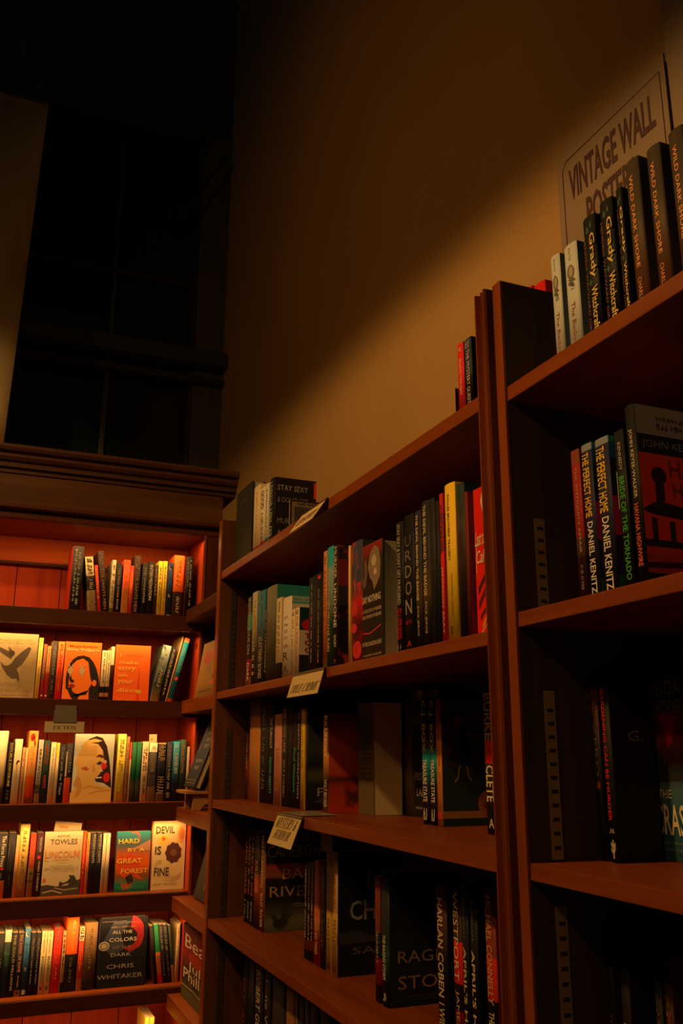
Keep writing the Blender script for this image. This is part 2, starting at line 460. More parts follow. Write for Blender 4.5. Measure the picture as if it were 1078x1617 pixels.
def F(row, x0, x1, top, look, short, front, ctexts=(), art=(), t=.022, hard=False, rec=0.0, spine=None, pages=CR, fn=None, back=None, leanback=0.0, texts=(), yaw=0.0, kind='book'):
    """face-out book"""
    plane = row.plane+rec
    a, b, zt = row.edges(x0, x1, top, plane)
    w = abs(b-a); h = zt-row.z
    if leanback: h = h/math.cos(leanback)
    parts = make_book('book', t, h, w, cover_mat(spine or K2), cover_mat(front, fn), cover_mat(back) if back is not None else None, hard, texts, ctexts, art, (), pages)
    # local x (thickness, front at +) faces the viewer, local y runs to the right
    if row.side == 'L': loc = (a, plane+t/2, row.z); rz = -math.pi/2
    else: loc = (plane+t/2, a, row.z+t/2*math.sin(leanback)+(.0005 if leanback else 0)); rz = -math.pi
    return place(row, parts, loc, rz+yaw, -leanback, look, short, kind)

# ------------------------------------------------------------------ the room
XF = 1.0*U                 # front plane of the right-hand cases
XW = 1.0075                # plaster wall
YF = 4.515*U               # front plane of the fiction case
YW = 3.985                 # far wall
def Z(u): return CAMZ+u*U

PL = plaster()
structure(box_obj('wall_right', (XW, -1.2, 0), (XW+.12, YW+.12, 6.0), PL))
# far wall with a tall dark window
wy = YW
wm = wood('wall_far_paint', (0.115, 0.115, 0.075), (0.08, 0.082, 0.055), 'z', .8)
bm = bmesh.new()
wx0, wx1, wz0, wz1 = -1.0, .862, 1.6, 4.6
bm_box(bm, (wx1, 0, 0), (XW, .12, 6.0)); bm_box(bm, (-2.6, 0, 0), (wx0, .12, 6.0))
bm_box(bm, (wx0, 0, 0), (wx1, .12, wz0)); bm_box(bm, (wx0, 0, wz1), (wx1, .12, 6.0))
o = structure(link('wall_far', finish(bm, 'wall_far', [wm]), None, (0, wy, 0)))
frm = plain((.030, .034, .024), .45)
win = link('window_1', None); bpy.data.objects.remove(win)
bm = bmesh.new()
for lo, hi in (((wx0, -.01, wz0), (wx0+.05, .07, wz1)), ((wx1-.02, -.01, wz0), (wx1, .07, wz1)), ((wx0, -.01, wz1-.05), (wx1, .07, wz1)), ((wx0, -.01, wz0), (wx1, .07, wz0+.05))):
    bm_box(bm, lo, hi, 0, .004)
win = structure(link('window_1', finish(bm, 'window_1', [frm]), None, (0, wy+.02, 0)))
bm = bmesh.new(); bm_box(bm, (wx0, .03, wz0), (wx1, .036, wz1))
link('pane', finish(bm, 'pane', [plain((.012, .018, .014), .12)]), win)
for mx, mw in ((.455, .022), (-.2, .022)):
    bm = bmesh.new(); bm_box(bm, (mx-mw/2, .0, wz0), (mx+mw/2, .05, wz1), 0, .003); link('mullion', finish(bm, 'mullion', [plain((.050, .055, .042), .45)]), win)
for mz in (2.74, 3.72):
    bm = bmesh.new(); bm_box(bm, (wx0, .0, mz-.012), (wx1, .05, mz+.012), 0, .003); link('glazing_bar', finish(bm, 'glazing_bar', [frm]), win)
structure(box_obj('trim_1', (-1.1, wy-.10, CAMZ+1.80), (XW-.005, wy+.02, CAMZ+1.875), plain((.045, .048, .034), .5), None, .006))
structure(box_obj('trim_2', (-1.1, wy-.05, CAMZ+1.725), (XW-.005, wy+.02, CAMZ+1.755), plain((.035, .038, .026), .5), None, .004))
structure(box_obj('floor', (-2.6, -1.2, -.05), (XW, YW, 0), wood('floor_board', (.10, .045, .018), (.05, .022, .01), 'y', .4)))
structure(box_obj('ceiling', (-2.6, -1.2, 6.0), (XW+.12, YW+.12, 6.1), plain((.05, .05, .04), .9)))

# slanting pipe bracket high on the far wall
e = empty('wall_bracket', (.86, wy-.10, CAMZ+2.70), 'dark slanting metal bracket high in the corner beside the dark window', 'bracket')
bm = bmesh.new()
bmesh.ops.create_cone(bm, cap_ends=True, segments=12, radius1=.010, radius2=.010, depth=.40)
bmesh.ops.rotate(bm, verts=bm.verts, matrix=Matrix.Rotation(math.radians(28), 3, 'Y'))
link('rod', finish(bm, 'rod', [plain((.02, .02, .015), .5)]), e, (.0, 0, .1))
bm = bmesh.new(); bm_box(bm, (-.03, .06, -.05), (.03, .10, .05), 0, .004)
link('wall_plate', finish(bm, 'wall_plate', [plain((.02, .02, .015), .5)]), e, (-.09, 0, -.06))

# hanging linen banner, left
bn = at_y(77, 165, 3.40)
bm = bmesh.new(); nx, nz = 22, 40
grid = []
for i in range(nx+1):
    col = []
    for j in range(nz+1):
        u = i/nx; v = j/nz
        col.append(bm.verts.new((-.95*(1-u), .006*math.sin(u*9)+.004*math.sin(v*5+u*3), -1.62*v)))
    grid.append(col)
for i in range(nx):
    for j in range(nz): bm.faces.new((grid[i][j], grid[i][j+1], grid[i+1][j+1], grid[i+1][j])).smooth = True
bmesh.ops.solidify(bm, geom=bm.faces[:], thickness=.003)
m, tt, bs = new_mat('linen'); tc = tt.nodes.new('ShaderNodeTexCoord'); nz_ = tt.nodes.new('ShaderNodeTexNoise'); nz_.inputs['Scale'].default_value = 3.0; nz_.inputs['Detail'].default_value = 5
mp = tt.nodes.new('ShaderNodeMapping'); mp.inputs['Scale'].default_value = (1, 1, .5)
tt.links.new(tc.outputs['Object'], mp.inputs[0]); tt.links.new(mp.outputs[0], nz_.inputs['Vector'])
rp = tt.nodes.new('ShaderNodeValToRGB'); rp.color_ramp.elements[0].position = .38; rp.color_ramp.elements[1].position = .62
rp.color_ramp.elements[0].color = (.34, .17, .07, 1); rp.color_ramp.elements[1].color = (.66, .56, .30, 1)
tt.links.new(nz_.outputs['Fac'], rp.inputs[0]); tt.links.new(rp.outputs[0], bs.inputs['Base Color']); bs.inputs['Roughness'].default_value = .9
ban = link('banner', finish(bm, 'banner', [m]), None, (bn.x, 3.40, bn.z), (0, math.radians(1.2), 0))
ban['label'] = 'mottled tan cloth banner hanging at the far left above the bookcase'; ban['category'] = 'banner'
bm = bmesh.new(); bmesh.ops.create_cone(bm, cap_ends=True, segments=12, radius1=.006, radius2=.006, depth=.98)
bmesh.ops.rotate(bm, verts=bm.verts, matrix=Matrix.Rotation(math.pi/2, 3, 'Y'))
link('hanging_rod', finish(bm, 'hanging_rod', [frm]), ban, (-.475, .0, .004))

# ------------------------------------------------------------------ fiction case (far end)
Y1 = YF; YB = YF+.29
zl = [Z(.672), Z(.240), Z(-.241), Z(-.652), Z(-1.064), Z(-1.50)]
zb = [Z(.594), Z(.163), Z(-.316), Z(-.729), Z(-1.125), Z(-1.56)]
XL0, XL1 = -.62, .7055
fc = empty('bookcase', ((XL0+XL1)/2, Y1+.15, 0), 'red cherry bookcase with stepped cornice filled with lit fiction books', 'bookcase')
for i, (a, b) in enumerate(zip(zl, zb)):
    box_obj('shelf', (XL0, Y1+.022, b+.012), (XL1+.02, YB, a-.0005), oak('x'), fc, .001)
    box_obj('shelf_edge', (XL0, Y1, b), (XL1+.02, Y1+.022, a), frame_wood('x'), fc, .0025)
    # lip light hidden behind the edge board
    box_obj('light_strip', (XL0+.02, Y1+.024, b+.002), (XL1, Y1+.034, b+.011), plain((.5, .5, .45), .4), fc)
TOPZ = Z(1.108)
box_obj('top_board', (XL0, Y1+.02, TOPZ), (XL1+.02, YB, TOPZ+.02), oak('x'), fc, .002)
box_obj('top_rail', (XL0, Y1-.001, TOPZ-.001), (1.24*U, Y1+.02, Z(1.155)), frame_wood('x'), fc, .003)
bm = bmesh.new(); wdt = XL1-XL0; npl = 9
for i in range(npl):
    bm_box(bm, (XL0+i*wdt/npl+.0012, YB-.012, .05), (XL0+(i+1)*wdt/npl-.0012, YB, TOPZ-.08), 0, .0015)
o = link('back_panel', finish(bm, 'back_panel', [pine('z')]), fc); o.location = -fc.location
box_obj('back_rail', (XL0, YB-.020, TOPZ-.088), (XL1, YB, TOPZ), wood('orange_pine', (.80, .16, .012), (.55, .085, .008), 'x', .6, .8, True), fc, .003)
box_obj('rail_bead', (XL0, YB-.030, TOPZ-.10), (.42, YB-.012, TOPZ-.088), frame_wood('x'), fc, .004)
box_obj('stile', (XL1, Y1+.001, 0), (1.24*U, Y1+.022, TOPZ-.002), frame_wood('z'), fc, .003)
box_obj('stile_bead', (XL1-.004, Y1-.003, 0), (XL1+.005, Y1+.004, TOPZ), oak('z'), fc, .002)
box_obj('side_panel', (XL1, Y1+.022, 0), (XL1+.02, YB, TOPZ), pine('z'), fc)
box_obj('side_panel', (XL0-.02, Y1, 0), (XL0, YB, TOPZ+.02), oak('z'), fc)
box_obj('frieze', (XL0-.02, Y1-.012, Z(1.15)), (1.17*U, YB, Z(1.33)), wood('frieze_cherry', (.10, .038, .009), (.05, .017, .005), 'x', .5), fc, .003)
cz = Z(1.328); y_ = Y1
prof = [(y_+.28, cz), (y_-.018, cz), (y_-.018, cz+.012), (y_-.030, cz+.016), (y_-.030, cz+.030), (y_-.040, cz+.036), (y_-.046, cz+.046), (y_-.046, cz+.056),
        (y_-.060, cz+.062), (y_-.064, cz+.072), (y_-.064, cz+.082), (y_+.28, cz+.082)]
profile_obj('cornice', prof, 'x', XL0-.06, 1.235*U, wood('cornice_cherry', (.07, .022, .006), (.035, .011, .004), 'x', .5), fc)
profile_obj('cornice_bead', [(y_-.012, Z(1.15)-.004), (y_-.024, Z(1.15)+.002), (y_-.024, Z(1.15)+.012), (y_-.012, Z(1.15)+.016)], 'x', XL0-.04, 1.18*U, frame_wood('x'), fc)
for i, b in enumerate([TOPZ]+zb[:5]):
    l = area('shelf_light', ((max(XL0, -.12)+XL1)/2, Y1+.040, b-.012), ((max(XL0, -.12)+XL1)/2, Y1+.075, b-.40), .78, .010, STRIP_W*(1.25 if i == 0 else 1.0), STRIP_COL)

# ------------------------------------------------------------------ corner bay between the two cases
YC0, YC1 = 3.89*U, YF-.006
bay = empty('corner_shelving', (XF+.15, (YC0+YC1)/2, 0), 'narrow dark corner shelving wedged between the lit case and the long case', 'shelving')
zc = [Z(.70), Z(.245), Z(-.262), Z(-.665), Z(-1.085)]
for z in zc:
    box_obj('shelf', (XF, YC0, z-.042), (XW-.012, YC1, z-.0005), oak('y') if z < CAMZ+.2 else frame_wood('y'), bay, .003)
box_obj('back_panel', (XW-.012, YC0, .0), (XW-.002, YC1, Z(1.15)), frame_wood('z'), bay)

# ------------------------------------------------------------------ long wall cases
def standard(parent, x, y, z0, z1, col):
    bm = bmesh.new(); bm_box(bm, (-.008, -.001, 0), (.008, .001, z1-z0))
    me = finish(bm, 'shelf_standard', [plain(col, .5, .5, .1)])
    o = link('shelf_standard', me, parent, (x-parent.location.x, y-parent.location.y, z0-parent.location.z))
    bm = bmesh.new(); z = .012
    while z < z1-z0-.01:
        bm_box(bm, (-.0045, -.0017, z), (.0045, -.0006, z+.004)); z += .0165
    link('slots', finish(bm, 'slots', [plain((.006, .005, .004), .9)]), o)
def wallcase(y0, y1, shelves, label, far_t, near_t, side=None):
    side = side or walnut('z')
    c = empty('bookcase', (XF+.16, (y0+y1)/2, 0), label, 'bookcase')
    zt = Z(1.022) if near_t else Z(1.010)
    box_obj('side_panel', (XF, y1-far_t, 0), (XW-.030, y1, zt), side, c, .001)
    box_obj('panel_edging', (XF-.004, y1-far_t, 0), (XF, y1, zt), oak('z'), c, .001)
    if near_t:
        box_obj('side_panel', (XF+.018, y0, 0), (XW-.030, y0+near_t, zt), side, c, .001)
    ys, ye = y0+(near_t or 0), y1-far_t
    for i, (zt_, th) in enumerate(shelves):
        box_obj('shelf', (XF, ys, zt_-th), (XW-(.006 if i == 0 else .028), ye, zt_-.0005), oak('y'), c, .0018)
    box_obj('back_panel', (XW-.028, ys, 0), (XW-.020, ye, shelves[0][0]-.001), walnut('z'), c)
    return c, ys, ye
sh1 = [(Z(.780), .024), (Z(.248), .020), (Z(-.195), .022), (Z(-.658), .022), (Z(-1.12), .022), (Z(-1.60), .022)]
c1, ys1, ye1 = wallcase(1.566*U, 3.872*U, sh1, 'long cherry wall bookcase with fluted front post holding crime books', .030, .024, wood('stained_side', (0.11, 0.036, 0.010), (0.060, 0.019, 0.006), 'z', .5))
# fluted post on the near end
fy0, fy1 = 1.562*U, 1.606*U; w = fy1-fy0
prof = [(XF+.018, fy0), (XF+0.001, fy0), (XF+-0.003, fy0+w*.06), (XF+-0.003, fy0+w*.12), (XF+0.005, fy0+w*.18), (XF+0.007, fy0+w*.30), (XF+0.003, fy0+w*.38), (XF+-0.001, fy0+w*.46),
        (XF+0.003, fy0+w*.54), (XF+0.007, fy0+w*.62), (XF+0.005, fy0+w*.78), (XF+-0.003, fy0+w*.86), (XF+-0.003, fy0+w*.95), (XF+0.001, fy1), (XF+.018, fy1)]
profile_obj('fluted_post', prof, 'z', 0, Z(1.026), oak('z'), c1)
sh2 = [(Z(.757), .022), (Z(.272), .020), (Z(-.198), .020), (Z(-.66), .022), (Z(-1.12), .022)]
c2, ys2, ye2 = wallcase(.30*U, 1.524*U, sh2, 'near cherry wall bookcase with dark panelled sides at the right', .020, 0)
for c, y in ((c1, ye1-.0015), (c2, ye2-.0015)):
    sh = sh1 if c is c1 else sh2
    for i in range(len(sh)-1):
        standard(c, XF+.040, y, sh[i+1][0]+.002, sh[i][0]-sh[i][1]-(.165 if (c is c2 and i == 0) else .08 if i == 1 else .03), (.035, .022, .010) if c is c1 else (.26, .18, .075))
# small dark ticket frame on the near case edge is part of the photo's signs, see below

# ------------------------------------------------------------------ books, fiction case
RC = .066
r = Row('L', YF+RC, zl[0], 'books on the top shelf of the lit case', 'leftmost on the top lit shelf')
B(r,112,130,862,'tall black hardcover with red striped back','tall red-backed black book',K2,[('~16',.1,.9,.22,LG,.12),('~12',.15,.95,.16,LG,-.2)],hard=True,back=[('blend')]+[(0,(.45,.03,.012)),(1,(.55,.04,.015))],d=.15)
B(r,137,150,880,'cream patterned paperback leaning left, black title block','leaning cream paperback',[(0,(.45,.38,.20)),(.40,K),(.66,(.50,.42,.24))],[('~7',.68,.97,.6,K),('~5',.42,.62,.4,CR)],lean=-8,noise=((.15,.10,.05),90,.58))
B(r,152,157,893,'thin scarlet paperback leaning left','thin scarlet leaning book',(.70,.05,.015),[('~9',.3,.9,.5,CR)],lean=-8)
B(r,157.5,168,871,'tall brown-black hardcover leaning left, pale title','tall leaning brown-black book',(.035,.016,.012),[('THE SAINTS MEN',.08,.72,.42,(.35,.25,.16)),('~6',.76,.96,.5,(.30,.22,.14))],lean=-8,hard=True)
B(r,174.8,181,884,'cream floral paperback with green foot','cream floral paperback',[(0,(.12,.22,.04)),(.12,(.62,.55,.36))],[('~10',.2,.9,.5,(.25,.20,.12))],noise=((.35,.30,.18),80,.55))
B(r,182,191,889,'slim black paperback with white title','slim black paperback',K,[('THE FIELD WORK BOOK',.1,.9,.3,CR)])
B(r,193,204,884,'red-to-yellow paperback with pale foot','red-to-yellow paperback',['blend',(0,(.6,.5,.25)),(.12,(.70,.35,.06)),(.55,(.8,.12,.02)),(1,(.85,.06,.015))],[('~8',.2,.7,.3,(.5,.25,.05))])
B(r,204,209.5,893,'thin bright red paperback','thin bright red paperback',['blend',(0,(.4,.02,.01)),(.6,(.9,.15,.03)),(1,(.5,.02,.01))])
B(r,210,221,877,'tall brown-black hardcover with upright spine','upright brown-black book',(.040,.018,.013),[('THE SAINTS MEN',.08,.72,.42,(.35,.25,.16)),('~6',.76,.96,.5,(.30,.22,.14))],hard=True)
B(r,223,232,889,'black paperback with bold white title','white-titled black paperback',K,[('THE WANDERER',.25,.92,.35,LG)])
B(r,232.5,242,887,'black paperback with a big blocky white title','blocky-titled black paperback',K,[('INTERMEDIATION',.3,.94,.5,WH,0,'b')])
B(r,242.5,248,892,'narrow dark brown paperback with gold print','narrow brown paperback',(.04,.02,.012),[('~8',.4,.92,.4,GD)])
B(r,248.5,255.5,886,'left of two matching yellow paperbacks','first yellow paperback',YL,[('~12',.1,.9,.3,(.35,.22,.02))])
B(r,256,262.5,886,'right of two matching yellow paperbacks','second yellow paperback',YL,[('~12',.1,.9,.3,(.35,.22,.02))])
B(r,263,272,888,'navy blue paperback with crescent moons','navy moon paperback',NV,[('~2',.0,.06,.7,CR)],sart=[('e',.5,.90,.28,.035,CR),('e',.62,.91,.26,.03,NV),('e',.5,.40,.22,.03,CR),('e',.62,.41,.2,.027,NV),('p',[(.1,.5),(.5,.7),(.9,.55),(.5,.62)],BL)])
B(r,273,290,877,'fat hardcover, orange above and dark below','fat orange-topped hardcover',[(0,(.06,.04,.03)),(.42,(.95,.16,.02))],[('~6',.5,.92,.34,(.98,.45,.1)),('~6',.08,.38,.3,CR)],hard=True,back=(.85,.10,.015))
B(r,292,304,879,'black hardcover with pale edge beside the frame','black hardcover by the frame',K,[('~14',.2,.95,.2,LG,.15),('~8',.5,.92,.16,LG,-.2)],hard=True,back=(.5,.05,.02))

r = Row('L', YF+RC, zl[1], 'books on the second shelf of the lit case', 'leftmost on the second lit shelf')
SEP=(.50,.40,.22); SD=(.10,.075,.045)
F(r,-16,57,1000,'large sepia cover with a dark flying bird','sepia bird cover',SEP,[('OMBRECITO',.12,.90,.845,.915,(.52,.44,.16)),('SANTIAGO',.10,.72,.19,.245,(.36,.28,.12)),('JOSE SANCHEZ',.10,.88,.09,.155,(.36,.28,.12)),('~30',.08,.92,.045,.06,(.30,.22,.10))],
  [('p',[(.30,.44),(.38,.36),(.50,.30),(.60,.31),(.64,.25),(.66,.30),(.63,.38),(.58,.46),(.68,.52),(.80,.66),(.86,.78),(.80,.80),(.66,.72),(.52,.62),(.46,.54),(.38,.50),(.30,.50),(.22,.56),(.26,.48)],SD),
   ('p',[(.44,.60),(.48,.66),(.44,.74),(.36,.80),(.38,.72),(.24,.76),(.10,.80),(.20,.70),(.34,.64)],SD),('e',.44,.69,.07,.045,(.06,.045,.03))],fn=((.34,.26,.13),6,.52),t=.03,hard=True)
B(r,58,65,1007,'thin yellow paperback, dark line down its spine','thin yellow paperback',(.80,.58,.10),[('~14',.35,.95,.14,DO)],d=.12)
B(r,66,71.5,1017,'narrow brown-red paperback with white dot at foot','brown-red paperback',[(0,(.50,.03,.012)),(.35,(.28,.11,.04))],[('~8',.45,.9,.3,GD)],sart=[('e',.5,.07,.25,.016,WH)])
B(r,72,78,1020,'narrow tan-red paperback with white dot at foot','tan-red paperback',[(0,(.50,.04,.012)),(.5,(.60,.26,.09))],[('~8',.5,.95,.3,DO)],sart=[('e',.5,.07,.25,.016,WH)])
B(r,79.5,88,1012,'dark grey paperback with grey lettering','dark grey paperback',(.055,.05,.045),[('of light and loss',.42,.92,.5,(.45,.40,.30)),('~8',.1,.36,.3,(.25,.22,.18))],back=CR)
B(r,89,99.5,1013,'scarlet paperback with orange capitals','scarlet paperback',['blend',(0,(.85,.02,.010)),(.7,(.90,.12,.02)),(1,(.95,.22,.03))],[('PLAINS',.45,.95,.4,(.45,.04,.01)),('~10',.15,.4,.16,(.95,.4,.1))])
HR=(.018,.008,.006)
F(r,100,158,1014,'orange cover with black-haired woman and radish eyes','orange radish-eyed cover',(1.0,.24,.03),[('Margie Sarsfield',.12,.88,.905,.945,(.45,.02,.01),'b'),('Beta Vulgaris',.06,.95,.835,.89,(.95,.75,.35),'b')],
  [('p',[(.10,.18),(.08,.36),(.10,.50),(.16,.62),(.24,.70),(.36,.755),(.52,.77),(.68,.74),(.80,.66),(.90,.54),(.97,.40),(1.0,.28),(1.0,.0),(.74,.0),(.72,.20),(.80,.30),(.74,.40),(.66,.66),(.50,.72),(.34,.68),(.22,.60),(.16,.40),(.17,.20)],HR),
   ('p',[(.13,.20),(.24,.06),(.32,.0),(.44,.0),(.46,.06),(.72,.18),(.66,.10),(.40,.11),(.30,.14),(.24,.22)],HR),
   ('p',[(.16,.40),(.22,.44),(.24,.36),(.32,.33),(.30,.30),(.22,.30),(.18,.34)],HR),('p',[(.18,.26),(.26,.28),(.36,.245),(.27,.20),(.19,.22)],(.35,.02,.01)),
   ('e',.86,.30,.06,.055,(1.0,.24,.03)),
   ('e',.19,.50,.075,.055,CR),('p',[(.16,.46),(.22,.46),(.20,.38)],CR),('l',[(.12,.62),(.19,.55),(.26,.61)],.025,CR),('e',.50,.50,.08,.055,CR),('p',[(.46,.46),(.54,.46),(.51,.38)],CR),('l',[(.42,.61),(.50,.55),(.58,.61)],.025,CR)],t=.02)
B(r,159,167,1027,'left of two matching cream paperbacks','first cream paperback',[(0,K2),(.08,CR),(.16,K2),(.28,(.72,.62,.38))],[('~12',.35,.95,.35,(.25,.2,.1))])
B(r,167.5,173,1027,'right of two matching cream paperbacks','second cream paperback',[(0,K2),(.08,CR),(.16,K2),(.28,(.72,.62,.38))],[('~12',.35,.95,.35,(.25,.2,.1))])
B(r,173.5,179,1021,'taller cream paperback with dark lower spine','cream and dark paperback',[(0,(.05,.012,.01)),(.66,(.70,.62,.36))],[],back=GD)
F(r,180,236,1019,'plain orange cover with yellow lowercase title','orange lowercase cover',['blend',(0,(1.0,.14,.02)),(1,(1.0,.22,.03))],[('I',.14,.17,.78,.85,(.98,.55,.08)),('make',.13,.66,.655,.73,(.98,.60,.08),'b'),('envy',.11,.60,.52,.61,(.98,.60,.08),'b'),('on',.11,.36,.43,.48,(.98,.60,.08),'b'),('your',.11,.56,.29,.375,(.98,.60,.08),'b'),('disco',.11,.76,.165,.235,(.98,.60,.08),'b'),('~24',.30,.80,.82,.83,(.80,.08,.01)),('~22',.30,.80,.80,.81,(.80,.08,.01)),('~12',.10,.55,.02,.045,(.98,.60,.10))],
  [('l',[(.70,.0),(.70,.60)],[.06,.01],(.80,.05,.012)),('e',.72,.175,.075,.035,(1.0,.60,.05))],t=.018)
B(r,247,261,1020,'teal-grey paperback leaning right','leaning teal-grey paperback',['blend',(0,(.45,.36,.16)),(.25,(.10,.12,.10)),(.7,(.10,.16,.15)),(1,(.26,.42,.42))],[('~10',.25,.85,.3,CR)],lean=11,back=(.10,.13,.11),noise=((.03,.05,.05),40,.55))
B(r,262.3,269,1022,'black paperback leaning right, white title marks','leaning black paperback',K2,[('~12',.1,.95,.4,CR)],lean=11)
B(r,275.0,276.6,1003,'very thin cream booklet leaning right','thin cream booklet',(.75,.50,.22),[],lean=12.5)
B(r,277.8,286.5,1008,'bright blue leaning hardcover with orange top','leaning blue hardcover',[(0,(.9,.12,.02)),(.05,(.01,.16,.24)),(.45,(.01,.30,.42)),(.93,(1.0,.28,.05))],[('~14',.45,.92,.22,(.4,.6,.55))],lean=13.5,hard=True,sart=[('e',.5,.36,.32,.03,(.8,.06,.04))],back=(.85,.35,.10))

r = Row('L', YF+RC, zl[2], 'books on the third shelf of the lit case', 'leftmost on the third lit shelf')
B(r,-22,9,1154,'wide cream hardcover cut by the frame','wide cream hardcover',['blend',(0,(.05,.06,.05)),(.2,(.15,.13,.10)),(.28,(.80,.68,.42))],[],hard=True,back=CR)
B(r,10,19,1172,'black paperback with blue and yellow capitals','blue-yellow lettered black book',K,[('DOUBLE EXPOSURE',.28,.98,.42,(.80,.62,.10),0,'b'),('~6',.06,.22,.4,GY)],sart=[('b',.3,.7,.72,.96,K),])
B(r,20,32,1167,'white paperback with a small black bird','white bird-marked paperback',(.78,.66,.45),[('~12',.1,.6,.12,TN_)],sart=[('p',[(.3,.60),(.45,.66),(.7,.67),(.85,.65),(.6,.64),(.5,.60),(.45,.57),(.42,.61)],K)])
B(r,32.5,37,1180,'narrow tan paperback','narrow tan paperback',(.55,.30,.12),[('~10',.1,.9,.3,DO)])
B(r,37.5,41,1181,'narrow cream paperback','narrow cream paperback',(.72,.52,.26),[])
B(r,42,56.5,1154,'fat orange hardcover, red flower at top','fat orange flowered hardcover',['blend',(0,(.35,.04,.015)),(.12,(.85,.10,.02)),(.36,(.95,.16,.02)),(.40,(.90,.36,.06)),(.82,(.95,.40,.07)),(1,(.9,.22,.05))],[('CITY SUMMER',.40,.78,.42,(.50,.42,.26))],hard=True,sart=[('e',.42,.91,.28,.055,(.60,.03,.01)),('e',.45,.90,.12,.025,(.2,.01,.01)),('l',[(.6,.86),(.75,.80)],.08,(.2,.02,.01)),('p',[(.1,.02),(.3,.10),(.5,.04),(.7,.11),(.9,.02)],(.08,.015,.01))])
B(r,57.5,65.5,1168,'grey-blue paperback with mottled spine','grey-blue paperback',[(0,(.45,.36,.2)),(.15,(.10,.10,.10)),(.3,(.36,.33,.25)),(.85,(.30,.36,.42))],[('~12',.3,.85,.4,(.18,.15,.12))],noise=((.50,.42,.28),60,.55))
B(r,66.5,76,1169,'dark green paperback with red capitals','dark green red-lettered book',(.02,.045,.025),[('CITY OF',.62,.93,.45,(.65,.03,.02),0,'b'),('NIGHTS',.24,.44,.45,(.65,.03,.02),0,'b')])
B(r,77.5,86,1172,'cream paperback with grey vertical title','grey-titled cream paperback',(.70,.60,.38),[('Things We Lost and Found',.25,.92,.34,(.16,.13,.09))])
B(r,86.5,91.5,1173,'slim cream paperback with yellow head','yellow-headed cream book',[(0,(.74,.62,.36)),(.75,YL)],[])
B(r,92,101.5,1175,'black paperback with white script','black script paperback',K,[('Gone with the Tides',.14,.95,.4,LG)])
B(r,102,112.5,1174,'black-and-white paperback with orange foot','orange-footed black book',[(0,(.95,.14,.03)),(.42,K2)],[('~9',.5,.95,.4,(.30,.24,.20),.15)],sart=[('b',.0,.25,.44,.86,(.6,.5,.4))])
SK=(.78,.50,.16); SK2=(.62,.34,.09)
F(r,113.5,178,1159,'photo cover of dark-haired woman, pale background','woman portrait cover',(.66,.72,.60),[],
  [('p',[(.26,.86),(.38,.93),(.55,.97),(.70,.94),(.82,.82),(.90,.62),(.96,.40),(.99,.20),(.80,.28),(.60,.30),(.30,.80)],(.035,.014,.010)),
   ('p',[(.10,.66),(.22,.80),(.40,.87),(.60,.85),(.72,.76),(.78,.60),(.74,.46),(.64,.38),(.56,.34),(.56,.30),(.70,.25),(1.0,.20),(1.0,.0),(.0,.0),(.0,.14),(.14,.22),(.22,.34),(.14,.40),(.12,.50),(.06,.56)],SK),
   ('p',[(.18,.82),(.30,.90),(.52,.93),(.70,.90),(.60,.88),(.40,.87),(.24,.80)],(.70,.52,.12)),
   ('p',[(.14,.40),(.22,.34),(.28,.22),(.22,.10),(.10,.06),(.16,.20),(.06,.26)],SK2),
   ('p',[(.56,.66),(.64,.70),(.78,.68),(.74,.64),(.64,.66)],(.12,.04,.02)),('p',[(.58,.56),(.66,.60),(.74,.58),(.68,.54)],(.06,.03,.02)),
   ('p',[(.52,.60),(.50,.46),(.58,.44),(.54,.52)],SK2),('p',[(.22,.50),(.34,.52),(.42,.48),(.34,.46),(.26,.48)],(.55,.10,.05)),
   ('e',.78,.53,.07,.05,(.72,.03,.05)),('e',.80,.59,.04,.025,(.85,.45,.45)),('e',.86,.36,.08,.07,(.75,.02,.02)),('l',[(.60,.355),(.74,.36)],.02,(.9,.75,.7)),('l',[(.64,.46),(.76,.455)],.015,(.9,.75,.7)),
   ('l',[(.30,.20),(.44,.24),(.60,.22),(.80,.20)],.012,SK2),('l',[(.45,.13),(.7,.17),(.98,.18)],.012,SK2)],t=.03,hard=True)
B(r,184,197,1159,'thick yellow paperback with printed back','thick yellow paperback',['blend',(0,(.72,.50,.06)),(.5,(.86,.68,.08)),(1,(.80,.66,.16))],[('~20',.15,.95,.5,(.62,.48,.06)),],back=(.80,.66,.10))
B(r,197.5,202.5,1163,'thin brown paperback','thin brown paperback',(.30,.15,.06),[('~10',.1,.9,.3,TN_)])
B(r,203,206,1172,'thin red-and-white paperback','thin red-and-white paperback',[(0,(.6,.45,.2)),(.7,(.7,.05,.03))],[])
B(r,206.5,214,1172,'left of two dark green rounded spines','first green book',['blend',(0,(.02,.03,.02)),(.25,(.10,.12,.07)),(.4,(.005,.09,.035)),(1,(.01,.16,.06))],hard=True)
B(r,214.5,222,1172,'right of two dark green rounded spines','second green book',['blend',(0,(.02,.03,.02)),(.25,(.10,.12,.07)),(.4,(.005,.09,.035)),(1,(.01,.16,.06))],hard=True)
B(r,223,233,1171,'tan paperback with two-line black title','two-line tan paperback',(.68,.50,.32),[('~9',.50,.90,.30,K,.18),('~9',.50,.86,.30,K,-.2),('~7',.12,.42,.30,K2)])
B(r,234,246.5,1173,'grey photo paperback, white block at head','grey photo paperback',[(0,(.30,.22,.12)),(.25,(.10,.09,.08)),(.45,(.05,.05,.05)),(.84,(.85,.74,.5))],[('DRAGON RAIN',.50,.80,.55,(.40,.34,.22)),('~5',.86,.96,.6,(.4,.3,.2),0,'h')],noise=((.25,.22,.17),14,.56))
